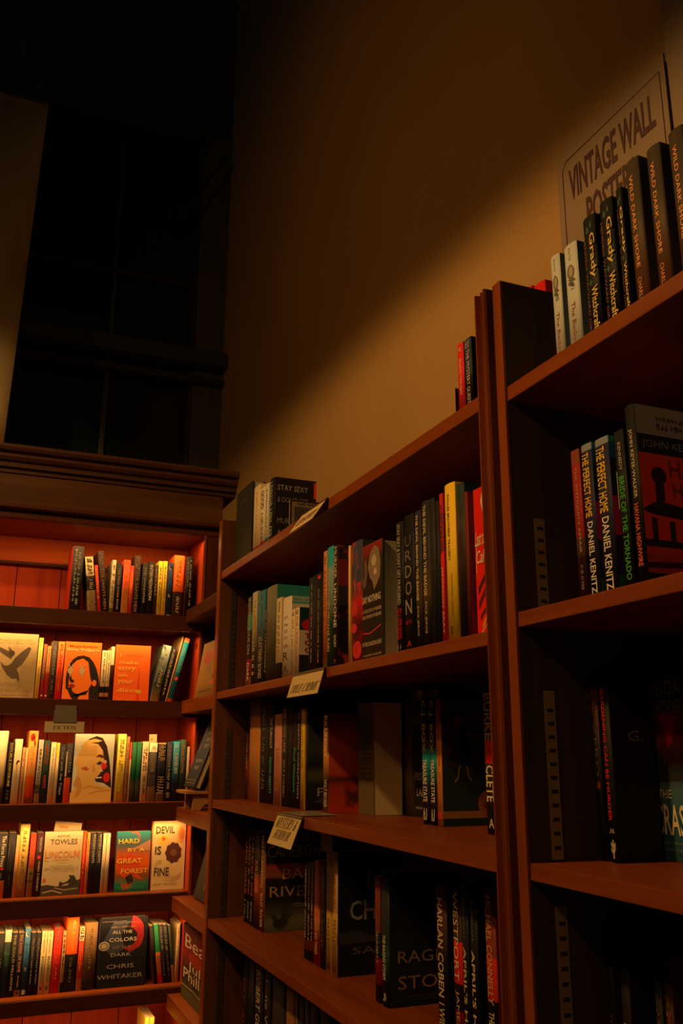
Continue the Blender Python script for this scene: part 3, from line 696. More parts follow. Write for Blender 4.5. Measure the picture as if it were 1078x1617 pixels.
B(r,248,260.5,1173,'black paperback with tan stacked lettering','tan-lettered black paperback',[(0,(.25,.17,.09)),(.15,K),(.98,TN_)],[('~7',.68,.97,.8,(.50,.36,.17)),('~7',.12,.42,.8,(.45,.33,.16))])
B(r,262,271,1172,'navy paperback with pale title','navy pale-titled paperback',(.02,.025,.05),[('~18',.2,.92,.4,(.45,.40,.32)),('~5',.05,.15,.6,TN_)])
B(r,272,282.5,1171,'blue paperback with white capitals','blue white-lettered paperback',['blend',(0,(.02,.03,.06)),(.3,(.02,.03,.05)),(.45,(.02,.12,.22)),(1,(.03,.30,.48))],[('RUNNER BOY',.45,.80,.48,(.75,.72,.6),0,'b'),('~2',.88,.95,.5,(.7,.8,.8),0,'h')])
B(r,283.5,293,1168,'dark teal hardcover with orange lettering','dark teal orange-lettered book',['blend',(0,(.02,.02,.02)),(.4,(.02,.05,.045)),(1,(.05,.10,.075))],[('Pure Stories',.45,.90,.4,(.70,.25,.05)),],hard=True)
B(r,294,299,1179,'narrow pale paperback at the end of the row','narrow pale end book',(.50,.42,.25),[])

r = Row('L', YF+RC+.004, zl[3], 'books on the fourth shelf of the lit case', 'leftmost on the fourth lit shelf')
B(r,-6,9,1316,'black paperback with white title, orange foot','black orange-footed paperback',[(0,(.80,.30,.10)),(.27,K2)],[('The Fierce Prince',.48,.96,.42,WH,.1,'b'),('~6',.3,.40,.4,GY)],sart=[('e',.6,.45,.2,.02,RD)])
B(r,10,22,1315,'plain dark paperback','plain dark paperback',(.022,.020,.022),[('~14',.2,.95,.2,(.08,.07,.06))],hard=False)
B(r,22.5,28,1319,'narrow tan-orange paperback','narrow tan-orange paperback',(.65,.33,.13),[])
B(r,28.5,43.5,1301,'tall gold hardcover standing above its neighbours','tall gold hardcover',['blend',(0,(.35,.17,.05)),(.2,(.62,.38,.10)),(.85,(.70,.50,.14)),(1,(.8,.62,.2))],[('~12',.1,.9,.3,(.30,.16,.04))],hard=True,noise=((.42,.24,.07),30,.6))
B(r,45,54,1316,'red paperback, patterned tan lower half','red patterned paperback',[(0,(.42,.26,.10)),(.22,(.20,.10,.04)),(.26,(.36,.22,.09)),(.44,(.40,.07,.02)),(.7,(.80,.04,.02))],sart=[('e',.5,.36,.2,.025,DG)])
B(r,55,66,1315,'maroon-black paperback with white title','maroon-black paperback',(.045,.012,.015),[('THE LINCOLN',.70,.93,.3,WH,.1),('~15',.08,.55,.3,CR,.1)],sart=[('e',.5,.61,.25,.03,(.7,.06,.06))])
F(r,67,128,1313,'cream cover with stylised orange and black title','cream highway cover',(.60,.52,.34),[('AMOR',.33,.66,.91,.945,(.18,.16,.12)),('TOWLES',.16,.86,.80,.88,(.10,.09,.08)),('LINCOLN',.06,.92,.59,.69,(.72,.22,.04)),('HIGHWAY',.26,.72,.545,.58,(.72,.24,.05)),('A NOVEL',.36,.64,.505,.52,(.25,.2,.12)),('~22',.20,.80,.45,.465,(.3,.25,.15)),('~26',.06,.94,.405,.43,(.3,.25,.15)),('~20',.22,.84,.37,.385,(.3,.25,.15))],
  [('l',[(.06,.70),(.06,.54),(.16,.54)],.018,(.72,.22,.04)),('l',[(.82,.55),(.82,.70),(.94,.55),(.94,.70)],.018,(.72,.22,.04)),('e',.08,.24,.045,.032,(.60,.16,.05)),
   ('p',[(0,0),(0,.16),(.16,.17),(.40,.14),(.60,.15),(.80,.20),(1.0,.24),(1,0)],(.06,.055,.045)),('p',[(.46,.15),(.48,.22),(.56,.19),(.66,.21),(.74,.26),(.70,.31),(.84,.30),(.90,.24),(.94,.17),(.80,.13),(.6,.12)],(.05,.045,.04)),
   ('l',[(.05,.05),(.30,.08),(.55,.03)],.02,(.45,.38,.25)),('l',[(.35,.12),(.6,.08),(.95,.10)],.014,(.45,.38,.25)),('p',[(.52,.14),(.7,.155),(.72,.18),(.6,.17)],(.55,.48,.3))],t=.022)
B(r,129,134,1313,'thin vermilion paperback','thin vermilion paperback',(.88,.07,.015),[('~10',.3,.9,.3,(.95,.4,.1))])
B(r,135,140,1315,'thin orange-and-tan paperback','thin orange-and-tan paperback',(.80,.26,.07),[('~8',.3,.9,.3,(.5,.1,.03))])
B(r,141,150,1315,'left of two black paperbacks, white capitals','first white-capital black book',K2,[('MYSTERY LIGHTS',.50,.97,.42,(.62,.55,.38),.1,'b')])
B(r,150.5,159.5,1315,'right of two black paperbacks, white capitals','second white-capital black book',K2,[('MYSTERY LIGHTS',.50,.97,.42,(.62,.55,.38),.1,'b')])
B(r,160.5,166,1316,'left of two slim bare cream spines','first slim cream spine',(.72,.60,.38),[])
B(r,166.5,172,1316,'right of two slim bare cream spines','second slim cream spine',(.72,.60,.38),[])
F(r,182,236,1313,'teal cover with flames and yellow serif title','teal flame cover',['blend',(0,(.01,.12,.08)),(.12,(.02,.22,.14)),(.25,(.25,.08,.02)),(.45,(.80,.14,.02)),(.62,(.55,.13,.03)),(.75,(.10,.13,.15)),(1,(.02,.30,.36))],
  [('HARD',.06,.66,.80,.88,(.90,.72,.04),'b'),('BY A',.34,.84,.66,.72,(.95,.60,.04),'b'),('GREAT',.04,.78,.47,.55,(.95,.62,.12),'b'),('FOREST',.18,.96,.30,.38,(.95,.62,.12),'b'),('LEO',.04,.34,.13,.18,(.04,.36,.30)),('VARDIASHVILI',.10,.90,.055,.09,(.05,.38,.28))],
  [('p',[(.0,.50),(.15,.62),(.25,.56),(.45,.66),(.60,.56),(.80,.62),(.7,.44),(.9,.38),(.7,.26),(.84,.18),(.55,.24),(.3,.22),(.12,.30)],(.70,.08,.012)),('p',[(.3,.24),(.5,.30),(.56,.16),(.4,.12)],(.03,.03,.03)),('p',[(.5,.72),(.8,.80),(1,.86),(1,.66),(.8,.68)],(.45,.24,.18))],
  t=.024,spine=(.02,.05,.035),fn=((.55,.08,.02),26,.62))
F(r,239,303,1296,'large cream cover with brown rosette and flowers','large cream rosette cover',(.74,.60,.32),[('DEVIL',.10,.66,.815,.92,(.06,.035,.03),'b'),('IS',.10,.28,.51,.63,(.06,.035,.03),'b'),('FINE',.10,.54,.20,.32,(.06,.035,.03),'b'),('John Vercher',.08,.80,.055,.105,(.42,.30,.12),'i')],
  [('e',.34,.72,.19,.075,(.86,.58,.12)),('e',.34,.735,.06,.03,(.75,.16,.04)),('e',.86,.80,.12,.12,(.80,.42,.12)),('e',.88,.80,.07,.08,(.62,.24,.08)),
   ('p',[(.65+(.26+.04*(i%2))*math.cos(i*math.pi/9)*.86, .53+(.14+.02*(i%2))*math.sin(i*math.pi/9)) for i in range(18)],(.10,.035,.03)),
   ('e',.65,.53,.10,.05,(.20,.09,.05))]+[('l',arc(.62+.03*k,.22+.02*k,.30-.04*k,.10,200-12*k,340+6*k,10),.008,(.55,.36,.14)) for k in range(4)]+[('l',arc(.25,.34,.08+.03*k,.05+.02*k,60,200,8),.008,(.58,.40,.16)) for k in range(3)],t=.030,hard=True,spine=(.70,.40,.12),pages=(.72,.42,.15))

r = Row('L', YF+RC, zl[4], 'books on the fifth shelf of the lit case', 'leftmost on the fifth lit shelf')
B(r,-7,3.5,1474,'black paperback cut by the frame','cut black paperback',K,[('~4',.45,.6,.5,LG)])
B(r,4,15,1469,'dark green hardcover with pale blue head','pale-headed green hardcover',[(0,(.015,.035,.028)),(.82,(.35,.42,.34))],[('~10',.45,.75,.2,(.10,.22,.18))],hard=True,noise=((.04,.10,.07),30,.6))
B(r,15.5,25,1473,'black paperback with spaced white serif title','white serif-titled black book',K,[('THE COLD MILLIONS',.10,.97,.34,CR)])
B(r,25.5,35,1473,'black paperback with salmon title','salmon-titled black paperback',[(0,TN_),(.10,K2)],[('THE ANGEL OF ROME',.38,.97,.45,(.62,.28,.20),0,'b'),('~6',.14,.33,.2,LG)],sart=[('e',.5,.055,.2,.02,K)])
B(r,36,45,1466,'blue paperback with crescent moon','blue moon paperback',['blend',(0,(.015,.03,.06)),(.3,(.02,.05,.12)),(.6,(.03,.13,.30)),(1,(.04,.16,.34))],[('~10',.5,.78,.5,(.08,.28,.45)),('~3',.36,.42,.4,CR)],sart=[('e',.42,.91,.32,.040,WH),('e',.6,.92,.28,.034,(.03,.15,.32)),('b',.2,.8,.02,.09,(.3,.3,.28))])
B(r,46,54,1473,'left of two black paperbacks, small title','first small-title black book',K,[('The World I Used to Know',.18,.90,.26,CR)])
B(r,54.5,62,1473,'right of two black paperbacks, small title','second small-title black book',K,[('The World I Used to Know',.18,.90,.26,CR)])
B(r,63,71.5,1471,'left of two cream paperbacks, orange-green title','first orange-green cream book',(.72,.58,.30),[('RAY ANDERSON',.66,.97,.4,(.75,.28,.06)),('BOUNDARIES',.18,.60,.42,(.10,.12,.03))],sart=[('e',.5,.09,.26,.026,(.08,.05,.03))])
B(r,72,81,1471,'right of two cream paperbacks, orange-green title','second orange-green cream book',(.72,.58,.30),[('RAY ANDERSON',.66,.97,.4,(.75,.28,.06)),('BOUNDARIES',.18,.60,.42,(.10,.12,.03))],sart=[('e',.5,.09,.26,.026,(.08,.05,.03))])
B(r,82.5,96,1466,'wide pillar-box red hardcover','wide red hardcover',(.68,.025,.012),[('~12',.2,.95,.22,(.85,.18,.08))],hard=True)
B(r,96.5,102,1471,'narrow tan paperback with dark foot','dark-footed tan paperback',[(0,DG),(.16,(.45,.28,.10)),(.5,(.40,.24,.09))],[('~10',.4,.95,.5,K2)],back=CR)
B(r,103,122,1449,'fat hardcover with neon orange upper half','fat neon-orange hardcover',[(0,(.03,.028,.02)),(.50,(1.0,.13,.015))],[('skin & bones',.54,.96,.26,(.95,.50,.15),.12),('~10',.12,.46,.22,(.16,.15,.11))],hard=True)
B(r,123,131,1464,'cream-headed red paperback','cream-headed red paperback',[(0,(.55,.30,.10)),(.18,(.65,.05,.02)),(.78,(.62,.48,.26))],[('~5',.80,.98,.7,K2),('Thunder',.30,.72,.4,(.85,.35,.12))])
B(r,132,152,1457,'tall dark gold hardcover, cream page edges','tall dark gold hardcover',['blend',(0,(.05,.045,.03)),(.12,(.03,.07,.06)),(.22,(.12,.07,.03)),(1,(.20,.12,.045))],[('~12',.3,.95,.2,(.35,.20,.07))],hard=True,back=(.55,.34,.14))
F(r,154,231,1449,'large black cover with red swirl and grey title','large black swirl cover',(.010,.011,.016),[('~20',.05,.55,.945,.955,(.30,.28,.24)),('~18',.30,.85,.92,.93,(.30,.26,.2)),('~16',.22,.76,.855,.875,(.50,.28,.05)),('ALL THE',.28,.68,.77,.815,(.55,.50,.40)),('COLORS',.22,.78,.655,.71,(.58,.52,.42)),('OF THE',.30,.68,.55,.59,(.30,.16,.10)),('DARK',.27,.68,.44,.49,(.34,.30,.25)),('CHRIS',.20,.75,.27,.33,(.30,.28,.24)),('WHITAKER',.02,.94,.125,.19,(.30,.28,.24))],
  [('l',arc(.62,.74,.24,.20,80,-120,18),[.18]*6+[.14]*6+[.09]*4+[.03]*3,(.28,.015,.02)),('p',[(.05,.60),(.30,.95),(.65,.95),(.45,.75),(.55,.55),(.3,.45)],(.035,.045,.07)),('e',.12,.60,.105,.065,(.42,.38,.30)),('e',.12,.60,.085,.052,(.10,.09,.08)),('e',.12,.60,.06,.036,(.34,.30,.24))],t=.036,hard=True,pages=(.78,.62,.36))
B(r,239,245,1462,'dark red-edged hardcover leaning left','dark red-edged leaning book',(.010,.010,.010),[],lean=-8,back=(.16,.02,.012))
B(r,245.8,253,1460,'leaning paperback, green above and orange below','leaning green-orange paperback',[(0,(.85,.05,.02)),(.15,(.75,.22,.05)),(.52,(.01,.18,.06))],[('~8',.18,.48,.6,(.5,.12,.04))],lean=-8)
B(r,253.5,260,1460,'left of two leaning black paperbacks','first leaning black paperback',K2,[('~8',.55,.95,.45,LG),('~7',.1,.46,.3,GY)],lean=-8)
B(r,260.5,267,1460,'right of two leaning black paperbacks','second leaning black paperback',K2,[('~8',.55,.95,.45,LG),('~7',.1,.46,.3,GY)],lean=-8)
B(r,268.3,272.5,1461,'leaning dark green paperback, tan foot','leaning tan-footed green book',[(0,(.60,.32,.12)),(.30,(.03,.05,.035))],[('~8',.4,.9,.4,GY)],lean=-8)
B(r,278,282.5,1459,'cream paperback with black serif title','black-titled cream paperback',(.70,.52,.25),[('THE LAST DOG CHRONICLE',.05,.95,.42,K)],hard=False)
B(r,283,285,1456,'first thin cream book behind the corner shelf','first thin cream book',(.62,.42,.2),[],rec=.01)
B(r,286.6,289.6,1458,'second thin cream book behind the corner shelf','second thin cream book',(.55,.36,.17),[],rec=.01)
r = Row('L', YF+RC, zl[5], 'books on the lowest visible lit shelf', 'leftmost on the lowest lit shelf')
B(r,226,233,1607,'left of two yellow spines at the bottom edge','first bottom yellow book',(.80,.50,.06),[])
B(r,233.5,241,1607,'right of two yellow spines at the bottom edge','second bottom yellow book',(.80,.50,.06),[])

# ------------------------------------------------------------------ books, long wall case
def RR(z, rec, group, where): return Row('R', XF+rec, z, group, where)
S = sh1
r = RR(S[0][0], .034, 'large books lying against the wall on the long case', 'leftmost on top of the long case')
F(r,371.8,397,772,'large dark green hardcover facing out, grey page edges','large dark green book',(.03,.035,.028),[('~14',.1,.8,.80,.84,(.12,.12,.10))],t=.036,hard=True,pages=(.36,.38,.38))
r = RR(S[0][0], .020, 'books on top of the long case, far end', 'far left on top of the long case')
B(r,399.5,409.5,769,'cream block of a book with red foot','cream red-footed book',[(0,(.6,.03,.02)),(.10,(.70,.58,.36))],[('~14',.2,.9,.1,TN_)],noise=((.62,.50,.30),120,.6))
B(r,410,417.5,772,'white paperback with round black capitals','white black-lettered book',[(0,(.75,.05,.03)),(.13,(.72,.68,.58))],[('GOOD',.66,.96,.62,K,0,'b'),('A GIRL IN A BOAT',.04,.60,.42,K)])
B(r,418,423,765,'thin white-grey paperback','thin white-grey book',[(0,(.10,.25,.27)),(.14,(.62,.62,.56))],[('~12',.3,.95,.3,GY)])
B(r,424,432,757,'black hardcover facing sideways, thin outlined white title','black outlined-title hardcover',K,[('~18',.1,.95,.5,LG)],hard=True,front=K,
  ctexts=[('STAY SEXY',.08,.80,.80,.885,(.34,.33,.28)),('& DON\'T GET',.08,.80,.62,.70,(.20,.19,.16)),('MURDERED',.08,.80,.30,.38,(.20,.19,.16)),('A',.10,.16,.12,.20,LG)],art=[('b',.94,1.0,.72,.97,(.65,.03,.02))])
r = RR(S[0][0], .012, 'books on top of the long case by the post', 'beside the bookend on the long case top')
B(r,722.5,732.5,541,'bright red paperback with white title','bright red paperback',(.72,.02,.02),[('SELLING TWILIGHT',.25,.78,.34,(.95,.6,.5)),('~2',.88,.94,.4,WH)],sart=[('e',.5,.16,.3,.03,(.2,.01,.01))],d=.12)
B(r,733.5,745,533,'navy and black paperback with white title','navy-black paperback',[(0,K),(.45,(.02,.035,.09))],[('THE MYSTERY GUEST',.06,.84,.42,(.65,.58,.45)),('~5',.86,.98,.7,LG,0,'h')],d=.12)
r = RR(S[0][0], .40*U, 'red books behind the near case side', 'back of the long case top')
bx = at_x(838, 452, XF+.24)
for (pa, pb, tp, lk) in ((824,842,451,'shiny red book behind the dark side panel'),(843,866,442,'taller shiny red book over the dark panel')):
    r.plane = XF+.215
    B(r,pa+3,pb+(3 if pb<850 else 0),tp,lk,'shiny red book',(.72,.015,.012),[('~6',.8,.95,.2,WH)],hard=True,d=.10,back=(.70,.02,.015))

r = RR(S[1][0], .016, 'books on the true crime shelf', 'leftmost on the true crime shelf')
B(r,389,396,944,'slim teal-to-red paperback with white capitals','teal-to-red paperback',[(0,(.62,.25,.15)),(.10,(.40,.02,.04)),(.3,K),(.62,(.02,.22,.16)),(.80,K2)],[('INSTRUCTIONS ON',.36,.98,.5,LG),('DARK',.06,.26,.5,WH)])
B(r,396.5,404.5,936,'greenish paperback with pale speckled head','speckled greenish paperback',['blend',(0,K2),(.35,(.04,.045,.035)),(.6,(.30,.25,.10)),(1,(.42,.42,.34))],[('~16',.1,.9,.4,CR)])
B(r,405,417.5,934,'blue-headed dark paperback with white title','blue-headed paperback',['blend',(0,K),(.4,(.02,.03,.04)),(.7,(.03,.12,.20)),(1,(.03,.18,.27))],[('SCATTERED BONES',.06,.5,.4,LG),('~8',.6,.95,.3,TL)])
B(r,418,434,927,'large grey-green hardcover with teal front cover','large teal-covered hardcover',['blend',(0,(.03,.03,.025)),(.5,(.08,.085,.06)),(1,(.20,.20,.14))],[('~18',.1,.8,.12,TN_,-.4)],hard=True,front=['blend',(0,(.02,.03,.03)),(.5,(.06,.12,.10)),(1,(.02,.24,.28))],ctexts=[('THE',.62,.92,.87,.93,K),('CASE',.18,.9,.62,.78,K),('OF',.2,.6,.40,.52,K)])
B(r,435,443.5,945,'cream paperback with faint print, dark foot','cream faint-print paperback',[(0,K2),(.2,(.62,.50,.30))],[('~16',.3,.95,.4,TN_)])
B(r,444,458,944,'wide white hardcover, big black letters, sky-blue front','wide white black-lettered book',[(0,(.62,.55,.40)),(.06,(.66,.60,.54))],[('A',.07,.15,.55,K,0,'h'),('R',.22,.32,.5,K,0,'h'),('th',.37,.42,.42,(.10,.10,.12),0,'h'),('in',.48,.52,.35,(.2,.2,.25),0,'h'),('at',.56,.60,.35,(.25,.25,.3),0,'h'),('the',.64,.68,.4,(.25,.25,.3),0,'h'),('rat',.73,.77,.4,(.35,.4,.45),0,'h')],hard=True,front=[(0,(.6,.6,.55)),(.9,(.10,.38,.45)),(.93,(.30,.52,.56))],ctexts=[('~26',.05,.95,.955,.97,(.1,.2,.25))])
B(r,458.5,464.5,963,'first slim cream paperback with brown speckles','first slim cream paperback',(.64,.55,.38),[('~20',.12,.85,.35,(.35,.25,.12)),('~2',.90,.96,.6,K,0,'h')],d=.12)
B(r,465,471.5,960,'second slim cream paperback, red title, dark green front','second slim cream paperback',(.64,.55,.38),[('THE CRIME CASES',.2,.88,.36,(.55,.05,.04)),('~2',.91,.97,.6,K,0,'h')],d=.13,
  front=[(0,K2),(.30,(.70,.62,.48)),(.66,(.01,.05,.05))],ctexts=[('THE',.10,.42,.545,.62,(.50,.02,.03),'b'),('CRIME',.10,.62,.44,.52,(.50,.02,.03),'b'),('CASE',.10,.54,.335,.41,(.50,.02,.03),'b')],art=[('e',.30,.74,.26,.10,(.62,.02,.05)),('p',[(.2,.74),(.32,.79),(.30,.75),(.42,.74),(.36,.70),(.28,.72)],(.75,.6,.55))])
B(r,487,496.5,912,'slim black hardcover with tiny white title','slim tiny-title hardcover',K2,[('~24',.1,.92,.14,CR),('~2',.56,.58,.5,RD)])
B(r,497,508.5,905,'black paperback with red dot near the top','black red-dotted paperback',K,[('~26',.08,.86,.12,CR)],sart=[('e',.55,.955,.22,.022,(.6,.02,.06))])
B(r,509.5,515.5,871,'narrow orange-spined paperback','narrow orange paperback',['blend',(0,(.55,.45,.35)),(.1,(.45,.12,.03)),(.5,(.65,.18,.03)),(1,(.55,.25,.08))],[('~12',.4,.95,.4,(.3,.1,.02))])
B(r,516,525.5,864,'sky-blue paperback with dark-green foot, white title','sky-blue green-footed paperback',['blend',(0,(.02,.07,.04)),(.35,(.015,.06,.05)),(.55,(.14,.20,.19)),(.8,(.20,.34,.36)),(.86,(.02,.36,.46)),(1,(.02,.38,.50))],[('SPY HAVANA RAIN',.14,.55,.42,CR,-.2)])
B(r,526,532,862,'black hardcover, bold white spine title, red patterned front','bold white-titled hardcover',(.03,.012,.010),[('SHORT',.16,.26,.62,CR,0,'b'),('UNDONE',.32,.68,.75,(.75,.66,.48),0,'b'),('MURDER',.72,.99,.75,(.6,.5,.35),0,'b'),('T',.03,.06,.7,RD,0,'hb')],hard=True,front=[(0,(.02,.014,.014)),(.5,(.05,.05,.06)),(.66,(.30,.03,.02)),(.88,(.04,.03,.04))],fn=((.45,.05,.03),34,.57),d=.15)
B(r,549.5,553,862,'very thin yellow-tan booklet','very thin tan booklet',(.80,.48,.12),[])
B(r,553.5,570.5,855,'wide hardcover with blue stripe and red blossoms','red-blossomed hardcover',['blend',(0,(.50,.02,.015)),(.3,(.10,.02,.02)),(.48,(.60,.02,.02)),(.6,(.05,.04,.06)),(1,(.05,.06,.11))],[],hard=True,noise=((.62,.03,.02),24,.56),sart=[('e',.35,.44,.3,.06,(.62,.02,.015)),('e',.6,.10,.4,.07,(.62,.02,.015)),('e',.3,.28,.3,.04,(.65,.02,.03)),('l',[(.5,1),(.48,.6)],.14,(.06,.09,.20))])
F(r,571.5,604,857,'black facing cover, old photograph and cream title','black photograph cover',['blend',(0,(.018,.012,.010)),(.7,(.025,.014,.012)),(.86,(.05,.02,.015)),(.93,(.22,.02,.015)),(1,(.30,.025,.02))],
  [('SAY NOTHING',.05,.92,.485,.545,(.75,.66,.50),'b'),('A TRUE STORY OF MURDER',.05,.95,.40,.43,(.62,.52,.38)),('AND MEMORY IN IRELAND',.05,.95,.35,.38,(.62,.52,.38)),('PATRICK RADDEN KEEFE',.05,.95,.115,.15,(.70,.58,.42)),('~20',.05,.95,.03,.045,(.6,.5,.4))],
  [('p',[(.30,.80),(.42,.92),(.62,.97),(.84,.93),(.92,.80),(.88,.68),(.72,.62),(.60,.58),(.52,.66),(.40,.70)],(.24,.18,.12)),('p',[(.05,.70),(.12,.86),(.24,.88),(.28,.76),(.20,.64),(.08,.62)],(.16,.09,.06)),('e',.60,.84,.12,.05,(.50,.42,.30)),('e',.66,.74,.08,.03,(.55,.45,.30)),('e',.10,.76,.05,.06,(.04,.02,.015)),('l',[(.08,.23),(.40,.22),(.92,.27)],.012,(.55,.04,.03))],t=.052,hard=True,spine=(.05,.12,.03),pages=(.95,.86,.58),back=(.05,.12,.03))
r.prev='fat cream-paged book'
r.plane = XF+.016
B(r,624,636,824,'black hardcover, long white title above red text','long-titled black hardcover',K,[("STAY SEXY & DON'T GET MURDERED",.36,.98,.40,(.52,.49,.42)),('~18',.10,.33,.3,RD,.18),('~18',.10,.33,.3,RD,-.15),('~2',.02,.06,.5,LG,0,'h')],hard=True)
B(r,637,653,812,'wide black hardcover, thin outlined letters stacked down it','thin-lettered black hardcover',K,[('N',.26,.37,.62,(.33,.31,.27),0,'h'),('O',.40,.50,.62,(.24,.22,.20),0,'h'),('D',.53,.62,.62,(.24,.22,.20),0,'h'),('R',.65,.73,.6,(.16,.15,.14),0,'h'),('U',.76,.84,.6,(.11,.10,.09),0,'h'),('~4',.19,.22,.6,RD,0,'h'),('A',.03,.07,.4,RD,0,'h')],hard=True)
B(r,654,664.5,806,'left of two dark twin hardcovers with gold spaced title','first gold-titled twin',['blend',(0,K),(.25,(.05,.04,.025)),(.35,(.10,.07,.035)),(.6,K2),(1,K2)],[('THE DEVIL BEHIND THE BADGE',.34,.97,.34,(.70,.56,.34),0,'b'),('RICK JERVIS',.09,.30,.30,(.60,.48,.30))],hard=True)
B(r,665,678,790,'right of two dark twin hardcovers with gold spaced title','second gold-titled twin',['blend',(0,K),(.25,(.05,.04,.025)),(.35,(.12,.08,.04)),(.6,K2),(1,K2)],[('THE DEVIL BEHIND THE BADGE',.34,.97,.34,(.70,.56,.34),0,'b'),('RICK JERVIS',.09,.30,.30,(.60,.48,.30))],hard=True)
B(r,679,687,786,'first plain black hardcover','first plain black hardcover',K2,[],hard=True)
B(r,688,694,790,'second plain black hardcover','second plain black hardcover',(.014,.018,.016),[],hard=True)
B(r,695.5,701,778,'scarlet paperback squeezed beside the yellow book','squeezed scarlet paperback',[(0,(.75,.025,.02)),(.60,(.30,.02,.02)),(.86,(.55,.02,.02))],[('SMILEY TALE HALL',.58,.92,.5,K),('JENNINGS BRAY',.06,.50,.55,(.95,.50,.40))])
B(r,702,719,762,'bright yellow hardcover with black vertical title','bright yellow hardcover',(.86,.58,.03),[("FOXLER BROTHERS' TRAGEDY",.50,.93,.20,(.10,.06,.01),-.05,'b'),('CLARA FOXLER AND GORDON FISHER',.15,.42,.12,(.12,.07,.01),.12),('~2',.04,.09,.12,K)],hard=True)
B(r,720.5,734,762,'dark green-black hardcover with mottled head','mottled green-black hardcover',['blend',(0,K),(.4,(.03,.015,.012)),(.7,(.04,.02,.015)),(1,(.012,.05,.035))],[],noise=((.05,.04,.03),20,.55),hard=True)
B(r,735,740.5,775,'dark red hardcover edge','dark red hardcover',(.16,.02,.02),[],hard=True)
F(r,750,770,768,'glossy red facing cover with cream brush strokes','glossy red cover',(.80,.018,.010),[('Last to',.12,.90,.60,.70,(.80,.62,.38),'bi'),('Call',.15,.85,.48,.57,(.80,.62,.38),'bi')],[('p',[(.60,.90),(.72,.96),(.92,.86),(.96,.74),(.80,.78)],(.85,.70,.42)),('l',[(.10,.42),(.18,.62)],.03,(.80,.62,.38)),('l',[(.2,.30),(.85,.40)],.05,(.10,.01,.02)),('l',[(.2,.20),(.9,.32)],.05,(.12,.01,.02)),('l',[(.3,.12),(.7,.17)],.03,(.12,.01,.02)),('l',[(.45,.06),(.95,.16)],.03,(.75,.30,.08)),('l',[(.35,.02),(.95,.10)],.02,(.75,.30,.08))],t=.02,rec=.01)

r = RR(S[2][0], .080, 'books on the mystery and horror shelf', 'leftmost on the mystery and horror shelf')
B(r,387.3,390.3,1158,'thin dark red paperback with white title','thin dark red paperback',[(0,(.10,.03,.02)),(.3,(.25,.03,.02)),(.6,(.06,.02,.015))],[('THE HOUR',.45,.85,.5,CR)])
B(r,391.5,408.5,1106,'wide tan-orange hardcover','wide tan-orange hardcover',['blend',(0,(.62,.30,.10)),(.5,(.62,.26,.05)),(1,(.45,.20,.06))],[],hard=True,noise=((.55,.32,.10),30,.6))
B(r,409,422.5,1108,'black hardcover with faint grey title','faint-titled black hardcover',K2,[('~16',.12,.95,.3,GY)],hard=True)
B(r,423,431.5,1112,'black paperback, white title above teal author name','teal-lettered black paperback',K,[('THE TURNOUT',.55,.86,.42,(.62,.56,.44),0,'b'),('MEGAN ABBOTT',.10,.46,.42,(.02,.42,.34),0,'b')])
B(r,432,443.5,1128,'dusty pink paperback','dusty pink paperback',(.62,.28,.22),[('RAINBOW BLACK',.15,.62,.5,(.45,.12,.10))])
B(r,444.5,453,1112,'black paperback with gold vertical title','gold-titled black paperback',K2,[('THE HOUSE LANE',.52,.95,.42,(.62,.42,.14)),('~12',.08,.45,.3,(.45,.32,.14))])
B(r,453.5,461,1120,'plain black paperback beside a green script title','plain black paperback',K,[])
B(r,461.5,468,1125,'black paperback with emerald script','emerald-script paperback',K,[('Paul Vintners',.16,.62,.55,(.02,.42,.20),0,'b')])
B(r,468.5,473.5,1118,'thin black paperback with white capitals','thin white-capital paperback',K,[('ST. DEATHS CORRUPTION',.1,.95,.5,(.55,.50,.42))])
B(r,474,480,1119,'narrow yellow paperback with black title','narrow yellow black-titled book',(.78,.50,.05),[('NO GOOD ALONE',.4,.9,.45,(.25,.12,.02))])
B(r,481.5,485,1116,'black hardcover facing sideways, green smoky front','smoky green-black hardcover',K2,[('~16',.1,.9,.3,GY)],hard=True,front=['blend',(0,K),(.25,(.025,.03,.02)),(.33,(.10,.10,.06)),(.42,(.015,.02,.015)),(.6,(.05,.055,.04)),(1,K)],fn=((.06,.07,.05),18,.6),ctexts=[('Perish',.18,.95,.13,.21,(.42,.40,.34)),('~16',.15,.8,.07,.09,GY)],d=.14)
r.plane = XF+.092
B(r,509.5,518.5,1126,'black spine with white title, fiery orange front cover','fiery orange-fronted book',['blend',(0,(.55,.30,.22)),(.1,(.25,.10,.05)),(.3,K2),(.5,(.55,.22,.03)),(.6,(.75,.30,.03)),(.8,(.35,.10,.03)),(1,(.05,.02,.02))],[('KILLINGLY',.54,.97,.55,(.80,.70,.50),0,'b'),('HOLT BECKER',.05,.32,.5,(.7,.62,.5),0,'b')],
  front=['blend',(0,(.62,.06,.015)),(.25,(.50,.05,.015)),(.33,(.10,.02,.01)),(.38,(.55,.07,.015)),(.7,(.80,.12,.02)),(.85,(.45,.08,.02)),(1,(.08,.03,.02))],d=.13,fn=((.12,.02,.01),14,.60))
r.plane = XF+.15
r.plane = XF+.231
B(r,556,560,1105,'dark hardcover with green foot','dark green-footed hardcover',[(0,(.10,.06,.05)),(.15,(.25,.02,.02)),(.4,(.01,.09,.04)),(.6,K)],[],hard=True,d=.088)
B(r,560.5,564.5,1105,'black hardcover beside the fat pale book','black hardcover next to pale book',K,[],hard=True,d=.088)
r.plane = XF+.150
F(r,565.5,590,1110,'fat facing book with cream fore-edge','fat pale-paged book',(.14,.105,.06),[('~18',.2,.9,.80-.045*k,.815-.045*k,(.09,.065,.04)) for k in range(12)],t=.066,pages=(.85,.68,.38),back=(.35,.26,.14))
